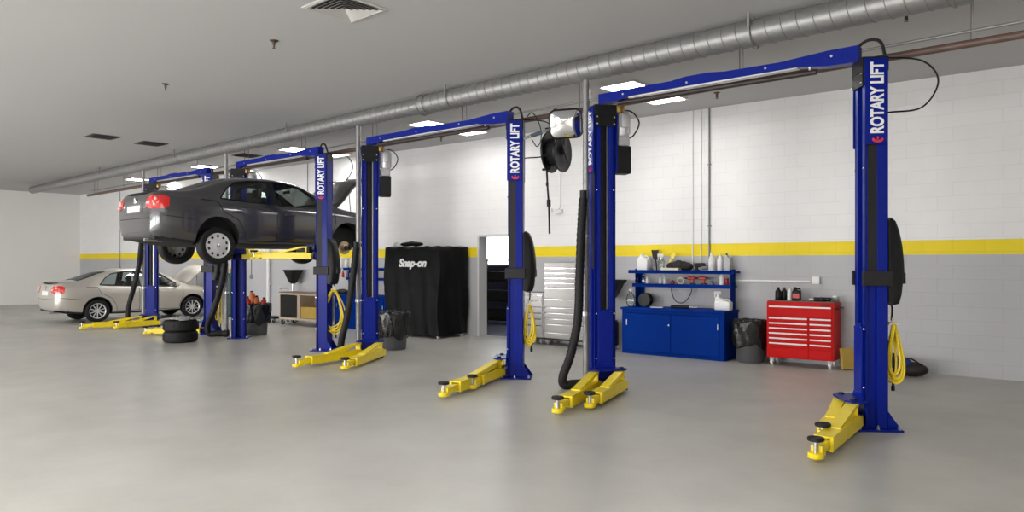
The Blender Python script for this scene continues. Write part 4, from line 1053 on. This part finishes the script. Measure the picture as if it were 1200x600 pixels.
# ---- stainless chests
def steel_chest(s0, s1, d, H, rows_, label, caster_=True, top=None):
    W = s1 - s0; hw = W / 2; D_ = .5
    t = thing('tool_chest', label, 'tool chest', wpt((s0 + s1) / 2, d), WR, 'stainless tool chests')
    MB().bx(-hw, hw, 0, D_ - .05, .14, H, .008).build('chest_body', M['stainless'], t)
    for z0, z1 in rows_:
        d_ = MB().bx(-hw + .02, hw - .02, -.014, .004, z0 + .006, z1 - .004, .003).build('drawer', M['stainless'], t)
        MB().bx(-hw + .025, hw - .025, -.032, -.010, z1 - .028, z1 - .008, .004).build('drawer_pull', M['chrome'], d_)
    if top: MB().bx(-hw + .01, hw - .01, .0, D_ - .06, H, H + .02, .005).build('top_tray', M['black'], t)
    for x in (-hw + .07, hw - .07):
        for y in (.07, D_ - .12): caster(x, y, t, M['grey'])
    MB().bx(-hw + .01, hw - .01, .03, D_ - .08, .11, .14).build('plinth', M['black'], t)
    return t
sa, sb = ws(637.5, .52)[0], ws(690, .52)[0]
rows_ = []
z = 1.56
for h_ in (.10, .10, .10, .10, .22, .17, .11, .11, .11, .17, .10):
    rows_.append((z - h_, z)); z -= h_
steel_chest(sa, sb, .52, 1.66, rows_, 'tall stainless steel tool chest with many drawers beside black exhaust hose')
sa2 = ws(614, .52)[0]
steel_chest(sa2, sa - .02, .52, 1.05, [(z0, z0 + .11) for z0 in (.90, .78, .66, .54, .42)] + [(.18, .40)], 'low stainless steel tool chest left of the tall one')

# ---- bins with black liners
def bin_(P, label, H=.72, R=.27, liner=.45):
    t = thing('trash_can', label, 'trash can', P, WR, 'grey bins with black liners')
    MB().lathe([(R * .80, 0), (R * .84, .02), (R * .98, H * .93), (R * 1.04, H * .94), (R * 1.04, H), (R * .96, H), (R * .80, .05)], seg=28, cap=True).build('bin', M['bin'], t, 40)
    rows = []; seg = 48
    for i, (q, zz) in enumerate(((1.05, H - liner), (1.07, H - liner * .85), (1.09, H - liner * .6), (1.10, H - liner * .35), (1.10, H - liner * .12), (1.10, H), (1.04, H + .025), (.96, H + .01), (.88, H - .08), (.6, H - .16), (.05, H - .18))):
        row = []
        for k in range(seg):
            an = 2 * PI * k / seg
            w_ = .014 * math.sin(9 * an + i) + .010 * math.sin(17 * an - 1.7 * i) + random.uniform(-.006, .006)
            zo = (.035 * math.sin(4 * an) + .03 * math.sin(7 * an + 1)) if i == 0 else random.uniform(-.008, .008)
            row.append(((R * q + w_ + .01) * math.cos(an), (R * q + w_ + .01) * math.sin(an), zz + zo))
        rows.append(row)
    MB().grid(rows, True, True).build('bin_liner', M['bag'], t, 70)
    return t
bin_(wpt(ws(879, .40)[0], .40), 'grey bin with black liner between the blue workbench and red tool chest', .68, .26, .40)
bin_(at_height(462, 409, 0), 'grey bin with black liner standing before the draped black cabinet', .70, .27, .46)
pb = at_height(300.5, 392, 0)
bin_(pb, 'grey bin with black liner behind the raised car, heaped with red and orange parts', .70, .28, .42)
for k, (dx, dz_, m, nm, lb) in enumerate(((-.17, .12, 'redplastic', 'oil_bottle', 'red bottle sticking out of the bin under the raised car'), (.02, .16, 'orange', 'oil_bottle', 'orange bottle sticking out of the heaped bin'), (.15, .08, 'redplastic', 'oil_bottle', 'red bottle at right in the heaped bin'), (-.06, .34, 'orange', 'oil_bottle', 'orange bottle on top of the heap in the bin'))):
    o = make_bottle(lb, pb + Vector((dx * ST, dx * CT, .545 + dz_ * .6)), .065, .26, M[m], M['black'], 'parts heaped in the bin', name=nm); o.rotation_euler = (random.uniform(-.2, .2), random.uniform(-.3, .3), 0)

# ---- draped black cabinet
dC = 1.06
cs0, cs1 = ws(451, dC)[0], ws(514, dC)[0]; cw = cs1 - cs0; Hc = 1.985
t = thing('covered_cabinet', 'tall cabinet under a black cloth cover with white lettering beside the doorway', 'covered cabinet', wpt((cs0 + cs1) / 2, 0), WR)
hw = cw / 2
def cover():
    per = []                       # footprint: back-left, front-left, front-right, back-right
    cs = [(-hw, -.10), (-hw, -dC), (hw, -dC), (hw, -.10)]
    for a, b_ in zip(cs[:-1], cs[1:]):
        n = int(max(8, math.dist(a, b_) / .035))
        for i in range(n):
            q = i / n; per.append((a[0] + (b_[0] - a[0]) * q, a[1] + (b_[1] - a[1]) * q))
    per.append(cs[-1])
    L = len(per); rows = []
    NZ = 26
    for j in range(NZ + 1):
        z = .06 + (Hc - .06) * j / NZ; low = 1 - j / NZ
        row = []
        for i, (x, y) in enumerate(per):
            s = i * .035
            w_ = (.25 + low ** .8) * (.030 * math.sin(s * 8 + 1.6 * math.sin(z * 2.3)) + .018 * math.sin(s * 15 + z * 2.6 + 2)) + .014 * math.sin(s * 3 + z * 4)
            band = .012 if 1.05 < z < 1.16 else 0
            c = Vector((x, y + dC / 2)); d = Vector((x / hw, (y + .58) / .48)); m_ = max(abs(d.x), abs(d.y)); 
            nx, ny = (math.copysign(1, d.x), 0) if abs(d.x) >= abs(d.y) else (0, math.copysign(1, d.y))
            zz = z + (low ** 6) * .02 * math.sin(s * 6) if j else z + .015 * math.sin(s * 6)
            if j == NZ: zz -= .012 * (1 + math.sin(s * 5))
            row.append((x + nx * w_ - nx * band, y + ny * w_ - ny * band, zz))
        rows.append(row)
    for q, dz_ in ((.97, .012), (.8, .03), (.4, .02), (.02, .028)):
        rows.append([(x * q, -.58 + (y + .58) * q, Hc + dz_ + .01 * math.sin(i * .5)) for i, (x, y) in enumerate(per)])
    return MB().grid(rows, True)
cover().build('cloth_cover', M['cloth'], t, 60)
lx = (ws(485, dC)[0] - (cs0 + cs1) / 2)
text('lettering', 'Snap-on', .235, M['whitepaint'], t, cols((1, 0, 0), (0, 0, 1), (0, -1, 0), (lx, -dC - .055, wh(484, 308.5, dC))), .010, .28, .004, 1.12)
MB().bx(-hw + .05, hw - .05, -dC + .05, -.15, .12, .5).build('cabinet_carcass', M['black'], t)
for x in (-hw + .10, hw - .07):
    for y in (-dC + .07, -.25): caster(x, y, t, M['white'], .045)
lump('shop_rag', 'dark bundle of cloth lying on top of the draped cabinet', wpt(ws(480, dC - .35)[0], dC - .42, Hc + .045), .62, .22, .13, M['cloth'], None, 'cloth', 5)
tag(MB().lathe([(.02, 0), (.09, .0), (.09, .03), (.06, .09), (.02, .11)], seg=18).build('metal_bowl', M['cast'], None, 40), 'small silver bowl upturned on the draped cabinet', 'bowl', None, wpt(ws(465, dC - .2)[0], dC - .2, Hc + .03), WR)

# ---- oil drain caddies
def drain(P, label, H=1.42):
    t = thing('oil_drain_caddy', label, 'oil drain', P, WR, 'black oil drain caddies')
    rows = []
    for z, a, b_ in ((H - .36, .05, .05), (H - .30, .13, .10), (H - .16, .21, .14), (H - .05, .26, .17), (H, .31, .19), (H + .03, .32, .19), (H - .02, .28, .16), (H - .14, .1, .1)):
        rows.append([(a * sx_, b_ * sy_, z) for sx_, sy_ in ((-1, -.6), (-.6, -1), (.6, -1), (1, -.6), (1, .6), (.6, 1), (-.6, 1), (-1, .6))])
    MB().grid(rows, True, True).build('drain_funnel', M['black'], t, 30)
    MB().cyl((0, 0, .55), (0, 0, H - .25), .03).build('post', M['steel'], t, 40)
    MB().lathe([(.15, .08), (.18, .10), (.18, .50), (.15, .56), (.06, .58)], seg=24).build('oil_tank', M['black'], t, 40)
    for k in range(4):
        an = PI / 4 + k * PI / 2; caster(.14 * math.cos(an), .14 * math.sin(an), t, None, .035)
    return t
drain(wpt(ws(729, .40)[0] - .30, .36), 'black oil drain caddy with wide funnel at left of the blue workbench', 1.30)
drain(wpt(ws(343, .25)[0], .24), 'black oil drain caddy with wide funnel behind the wooden cart', 1.42)
# clear globe jug beside the bench
t = thing('fluid_jug', 'clear rounded jug on the worktop left corner by the drain caddy', 'jug', wpt(ws(738.5, .42)[0] , .40, ZC), WR)
MB().lathe([(.05, 0), (.06, .01), (.085, .06), (.09, .13), (.07, .21), (.03, .25), (.03, .30)], seg=18).build('jug_body', M['clear'], t, 40)
MB().lathe([(.034, .29), (.034, .32)], seg=12).build('cap', M['white'], t, 40)

# ---- wooden cart with open shelf
cs0, cs1 = ws(327, .97)[0], ws(372, .97)[0]
t = thing('tool_cart', 'pale wooden cart on casters with a black door, behind the raised car', 'cart', wpt((cs0 + cs1) / 2, .97), WR)
hw = (cs1 - cs0) / 2
mb = MB().bx(-hw, hw, 0, .5, .80, .85, .005).bx(-hw, hw, 0, .5, .14, .20, .005).bx(-hw, -hw + .06, 0, .5, .2, .8).bx(hw - .06, hw, 0, .5, .2, .8).bx(-.03, .08, 0, .5, .2, .8).bx(-hw, hw, .47, .5, .2, .8)
mb.build('cart_frame', M['wood'], t)
MB().bx(-hw + .07, -.04, -.012, .02, .22, .78, .004).build('cart_door', M['black'], t)
MB().bx(.09, hw - .07, .03, .44, .205, .50, .01).build('inner_box', M['cardboard'], t)
MB().bx(-hw - .01, hw + .01, -.01, .51, .85, .87, .004).build('top_tray', M['brown'], t)
MB().tube([(-hw, .1, .80), (-hw - .14, .1, .95), (-hw - .14, .4, .95), (-hw, .4, .80)], .014, 8).build('push_handle', M['steel'], t, 40)
for x in (-hw + .08, hw - .08):
    for y in (.07, .43): caster(x, y, t, M['black'])
t = thing('floor_dolly', 'low black dolly on the floor left of the wooden cart', 'dolly', wpt(ws(321, .6)[0], .6), WR)
MB().bx(-.28, .28, -.2, .2, .10, .15, .01).build('deck', M['black'], t)
for x in (-.2, .2):
    for y in (-.14, .14): caster(x, y, t, M['black'], .04)

# gas bottle at the back between the far lift and the car lift
t = thing('gas_cylinder', 'dark green gas cylinder standing at the wall behind the galvanised pipe under the car', 'gas cylinder', wpt(ws(270, .35)[0], .35), WR)
MB().lathe([(.11, 0), (.115, .02), (.115, 1.15), (.09, 1.28), (.035, 1.34)], seg=20).build('cylinder_body', M['green'], t, 40)
MB().lathe([(.03, 1.34), (.03, 1.42), (.05, 1.43), (.05, 1.47), (.02, 1.49)], seg=12).build('valve', M['brass'], t, 40)

# ---- conduits and boxes on the wall
def wall_thing(mb, name, m, label, cat, s, h, grp=None):
    o = mb.build(name, m, None, 40); return tag(o, label, cat, grp, wpt(s, 0, h), WR)
for px, m, r, bot, lb in ((812, 'whitepaint', .010, 1.45, 'thin white vertical conduit, left of three above the workbench'), (822, 'whitepaint', .010, 1.45, 'thin white vertical conduit, middle of three above the workbench'), (831.5, 'galv', .017, 1.45, 'thicker grey vertical conduit, right of three above the workbench')):
    mb = MB().cyl((0, -r, bot), (0, -r, CEIL), r, seg=10)
    for z_ in (2.3, 3.4): mb.bx(-r - .02, r + .02, -.006, 0, z_, z_ + .02)
    wall_thing(mb, 'wall_conduit', M[m], lb, 'conduit', ws(px, 0)[0], 0, 'vertical wall conduits')
mb = MB().cyl((0, -.016, 0), (ws(950, 0)[0] - ws(862, 0)[0], -.016, 0), .014, seg=10)
wall_thing(mb, 'wall_conduit', M['whitepaint'], 'white level conduit on the grey wall above the red tool chest', 'conduit', ws(862, 0)[0], wh(910, 329.5, 0))
def outlet(px, py, label, w=.11, h=.12):
    t = thing('outlet_box', label, 'outlet box', wpt(ws(px, 0)[0], 0, wh(px, py, 0)), WR, 'wall outlet boxes')
    MB().bx(-w / 2, w / 2, -.055, 0, -h / 2, h / 2, .006).build('box_body', M['white'], t)
    MB().bx(-w * .36, w * .36, -.060, -.054, -h * .36, h * .36, .002).build('cover_plate', M['white'], t)
    return t
outlet(957, 328.5, 'white outlet box at the end of the level conduit above red chest', .12, .12)
outlet(656, 248, 'white outlet box on the white wall below the black hose reel', .16, .09)
mb = MB().cyl((0, -.013, 0), (0, -.013, CEIL - wh(657, 243, 0)), .011, seg=10).cyl((-.02, -.013, -.02), (-.22, -.013, -.04), .010, seg=8).bx(-.26, -.2, -.05, 0, -.09, -.01, .005)
wall_thing(mb, 'wall_conduit', M['whitepaint'], 'thin white conduit running down the wall behind the black hose reel', 'conduit', ws(657, 0)[0], wh(657, 243, 0), 'vertical wall conduits')
for px, bot, lb in ((361, 240, 'thin grey conduit on the white wall above the raised car bonnet'), (141, 313, 'thin dark conduit on the wall above the champagne car'), (295, 322, 'thin grey conduit on the wall under the raised car')):
    h_ = max(.4, wh(px, bot, 0))
    mb = MB().cyl((0, -.013, h_), (0, -.013, CEIL), .012, seg=8).bx(-.05, .05, -.05, 0, h_ - .12, h_, .006)
    wall_thing(mb, 'wall_conduit', M['grey'], lb, 'conduit', ws(px, 0)[0], 0, 'vertical wall conduits')
# white closet-like pipes chase behind the cart
mb = MB().cyl((0, -.08, 0), (0, -.08, 3.2), .045, seg=14).bx(-.06, .06, -.05, -.01, 1.0, 1.04).bx(-.06, .06, -.05, -.01, 2.2, 2.24)
wall_thing(mb, 'drain_pipe', M['whitepaint'], 'white vertical drain pipe on the wall left of the wooden cart', 'pipe', ws(317, 0)[0], 0)

# ---- hose reel and convex mirror
zr_ = 10.62
pr = at_depth(652, 178, zr_)
t = thing('hose_reel', 'black overhead hose reel with hanging hose, between the two lifts', 'hose reel', (pr.x, pr.y, pr.z), 0.0)
RX = Matrix.Rotation(math.radians(12), 4, 'Z') @ Matrix.Rotation(PI / 2, 4, 'Y')
for q in (-.095, .095):
    mb = MB(RX).lathe([(.05, q - .012), (.10, q - .02 * (1 if q > 0 else 1)), (.275, q - .006), (.30, q - .014), (.305, q), (.30, q + .014), (.275, q + .006), (.05, q + .012)], seg=40)
    mb.build('reel_flange', M['black'], t, 40)
MB(RX).lathe([(.10, -.088), (.20, -.088), (.21, -.04), (.21, .04), (.20, .088), (.10, .088)], seg=36).build('wound_hose', M['rubber'], t, 40)
mb = MB(RX); mb.lathe([(.05, -.15), (.05, .15)], seg=16)
mb.build('reel_axle', M['charcoal'], t, 40)
ax = RX @ Vector((0, 0, 1))
top_ = Vector((0, 0, 3.80 - pr.z))
mb = MB()
for q in (-.14, .14):
    mb.box(ax * q + Vector((0, 0, .16)), (.02, .07, .40), .004, Matrix.Rotation(math.radians(12), 4, 'Z'))
mb.box(Vector((0, 0, .35)), (.32, .10, .02), .004, Matrix.Rotation(math.radians(12), 4, 'Z')).cyl((0, 0, .35), (0, 0, 3.80 - pr.z), .012).box(ax * .145 + Vector((0, 0, -.03)) , (.02, .05, .30), .004, Matrix.Rotation(math.radians(12), 4, 'Z') @ Matrix.Rotation(.7, 4, 'X'))
mb.build('mounting_bracket', M['charcoal'], t)
right = Vector((ST, CT, 0)); tow = Vector((CT, -ST, 0))
hp = [Vector((0, 0, 0)) + right * (-.135) + Vector((0, 0, -.18)), right * (-.14) + Vector((0, 0, -.27)), right * (-.13) + Vector((0, 0, -.5)), right * (-.11) + Vector((0, 0, -.8)), right * (-.10) + Vector((0, 0, -1.2))]
MB().tube(bez(hp, 10), .014, 8).build('hanging_hose', M['rubber'], t, 40)
MB().tube([right * (-.112) + Vector((0, 0, -.70)), right * (-.11) + Vector((0, 0, -.80))], .030, 10).lathe([(.02, 0), (.02, .05)], right * (-.135) + Vector((0, 0, -.5)), 10).build('hose_stop', M['black'], t, 40)
MB().box(right * (-.15) + Vector((0, 0, -.255)), (.12, .05, .03), .006).box(right * (-.11) + Vector((0, 0, -.2)), (.03, .05, .12), .004).build('hose_guide', M['black'], t)
pm = at_depth(663, 145, 10.2)
t = thing('convex_mirror', 'rounded rectangular convex mirror with black rim hung above the hose reel', 'mirror', (pm.x, pm.y, pm.z), 0)
nrm = (tow * .96 + right * -.10 + Vector((0, 0, -.20))).normalized()
xa = Vector((0, 0, 1)).cross(nrm).normalized(); ya = nrm.cross(xa)
X = cols(xa, ya, nrm, (0, 0, 0)) @ Matrix.Rotation(math.radians(3), 4, 'Z')
def rrect(k, w, h, r=.09, n=5):
    pts = []
    for cx_, cy_, a0 in ((w - r, h - r, 0), (-w + r, h - r, PI / 2), (-w + r, -h + r, PI), (w - r, -h + r, 3 * PI / 2)):
        for i in range(n + 1):
            an = a0 + PI / 2 * i / n; pts.append(((cx_ + r * math.cos(an)) * k, (cy_ + r * math.sin(an)) * k))
    return pts
mw, mh = .225, .195
rows = [[(x, y, .05 * (1 - k * k)) for x, y in rrect(k, mw, mh)] for k in (1, .9, .8, .65, .5, .35, .2, .08, .01)]
MB(X).grid(rows, True).build('mirror_face', M['mirror'], t, 180, )
MB(X).tube([(x, y, .0) for x, y in rrect(1.0, mw, mh)] + [(mw, mh - .09, 0)], .014, 8).build('mirror_rim', M['black'], t, 40)
rows = [[(x, y, -.05 * (1 - k * k) - .004) for x, y in rrect(k, mw, mh)] for k in (1, .7, .4, .01)]
MB(X).grid(rows, True).build('mirror_back', M['black'], t, 60)
MB().tube([-nrm * .03, -nrm * .08 + Vector((0, 0, .05)), Vector((0, .12, 3.83 - pm.z))], .012, 8).box((-.14, -.06, .17), (.05, .05, .10), .01).build('mirror_bracket', M['charcoal'], t, 40)
# horizontal strut from the lift column towards the reel
p0 = at_depth(622, 159.5, 10.4); p1 = at_depth(646, 151, 10.4)
t = thing('spring_balancer', 'slim blue-grey cylinder strut slanting from lift column to the convex mirror', 'strut', p0, 0)
d = p1 - p0
MB().cyl((0, 0, 0), d * .55, .028).build('strut_cylinder', mat('strut_blue', (.12, .16, .22), .35, .3, var=.1), t, 40)
MB().cyl(d * .5, d * 1.05, .018).cyl(-d * .35, (0, 0, 0), .02).build('strut_rod', M['steel'], t, 40)
MB().tube(bez([-d * .2 + Vector((0, 0, .30)), d * .1 + Vector((0, 0, .32)), d * .45 + Vector((0, 0, .10)), d * .5 + Vector((0, 0, -.1)), d * .3 + Vector((0, 0, -.18)), d * .05 + Vector((0, 0, -.05))], 8), .008, 6).build('air_tube', M['rubber'], t, 40)

# ---- dark equipment seen in the room behind the doorway
def stack_thing(px, d, w, dep, h, label, m='black'):
    t = thing('storage_rack', label, 'rack', wpt(ws(px, d)[0], d), WR)
    for x in (-w / 2, w / 2 - .03):
        for y in (0, dep - .03): MB().bx(x, x + .03, y, y + .03, 0, h).build('rack_post', M[m], t)
    for z in (.1, h * .35, h * .65, h - .05):
        MB().bx(-w / 2, w / 2, 0, dep, z, z + .025).build('rack_shelf', M[m], t)
    for k, z in enumerate((.125, h * .35 + .025, h * .65 + .025)):
        MB().bx(-w / 2 + .05, w / 2 - .1 * (k + 1), .05, dep - .05, z, z + .26, .02).build('stored_bin', M['jacket'], t)
stack_thing(580, -2.6, 1.3, .45, 1.75, 'dark metal rack with bins seen through the doorway')

# ================================================================== added fill light: area panels behind the camera, no door glazing built
def area(name, loc, rot, sx, sy, power, col):
    l = bpy.data.lights.new(name, 'AREA'); l.shape = 'RECTANGLE'; l.size = sx; l.size_y = sy; l.energy = power; l.color = col
    o = bpy.data.objects.new(name, l); COL.objects.link(o); o.location = loc; o.rotation_euler = rot; return o
for i, x in enumerate((-3.0, -8.5, -14.0, -19.5, -25.0)):
    area('front_fill_light', (x, YB + .05, 1.7), (PI / 2, 0, 0), 3.6, 2.6, 440, (1.0, 0.985, 0.975))

w = bpy.data.worlds.new('World'); scene.world = w; w.use_nodes = True
w.node_tree.nodes['Background'].inputs['Color'].default_value = (0.8, 0.85, 0.9, 1); w.node_tree.nodes['Background'].inputs['Strength'].default_value = 0.3

# ================================================================== camera and colour management
cd = bpy.data.cameras.new('camera'); cam = bpy.data.objects.new('camera', cd); COL.objects.link(cam)
cd.sensor_width = 36; cd.lens = F / 1200 * 36; cd.shift_y = (HY - 300) / 1200; cd.clip_start = .05; cd.clip_end = 200
cam.location = (0, 0, CAMH); cam.rotation_euler = (PI / 2, 0, math.atan2(CT, ST))
scene.camera = cam
vs = scene.view_settings
vs.view_transform = 'Standard'; vs.look = 'None'; vs.gamma = 1; vs.use_curve_mapping = False; vs.exposure = 0.0
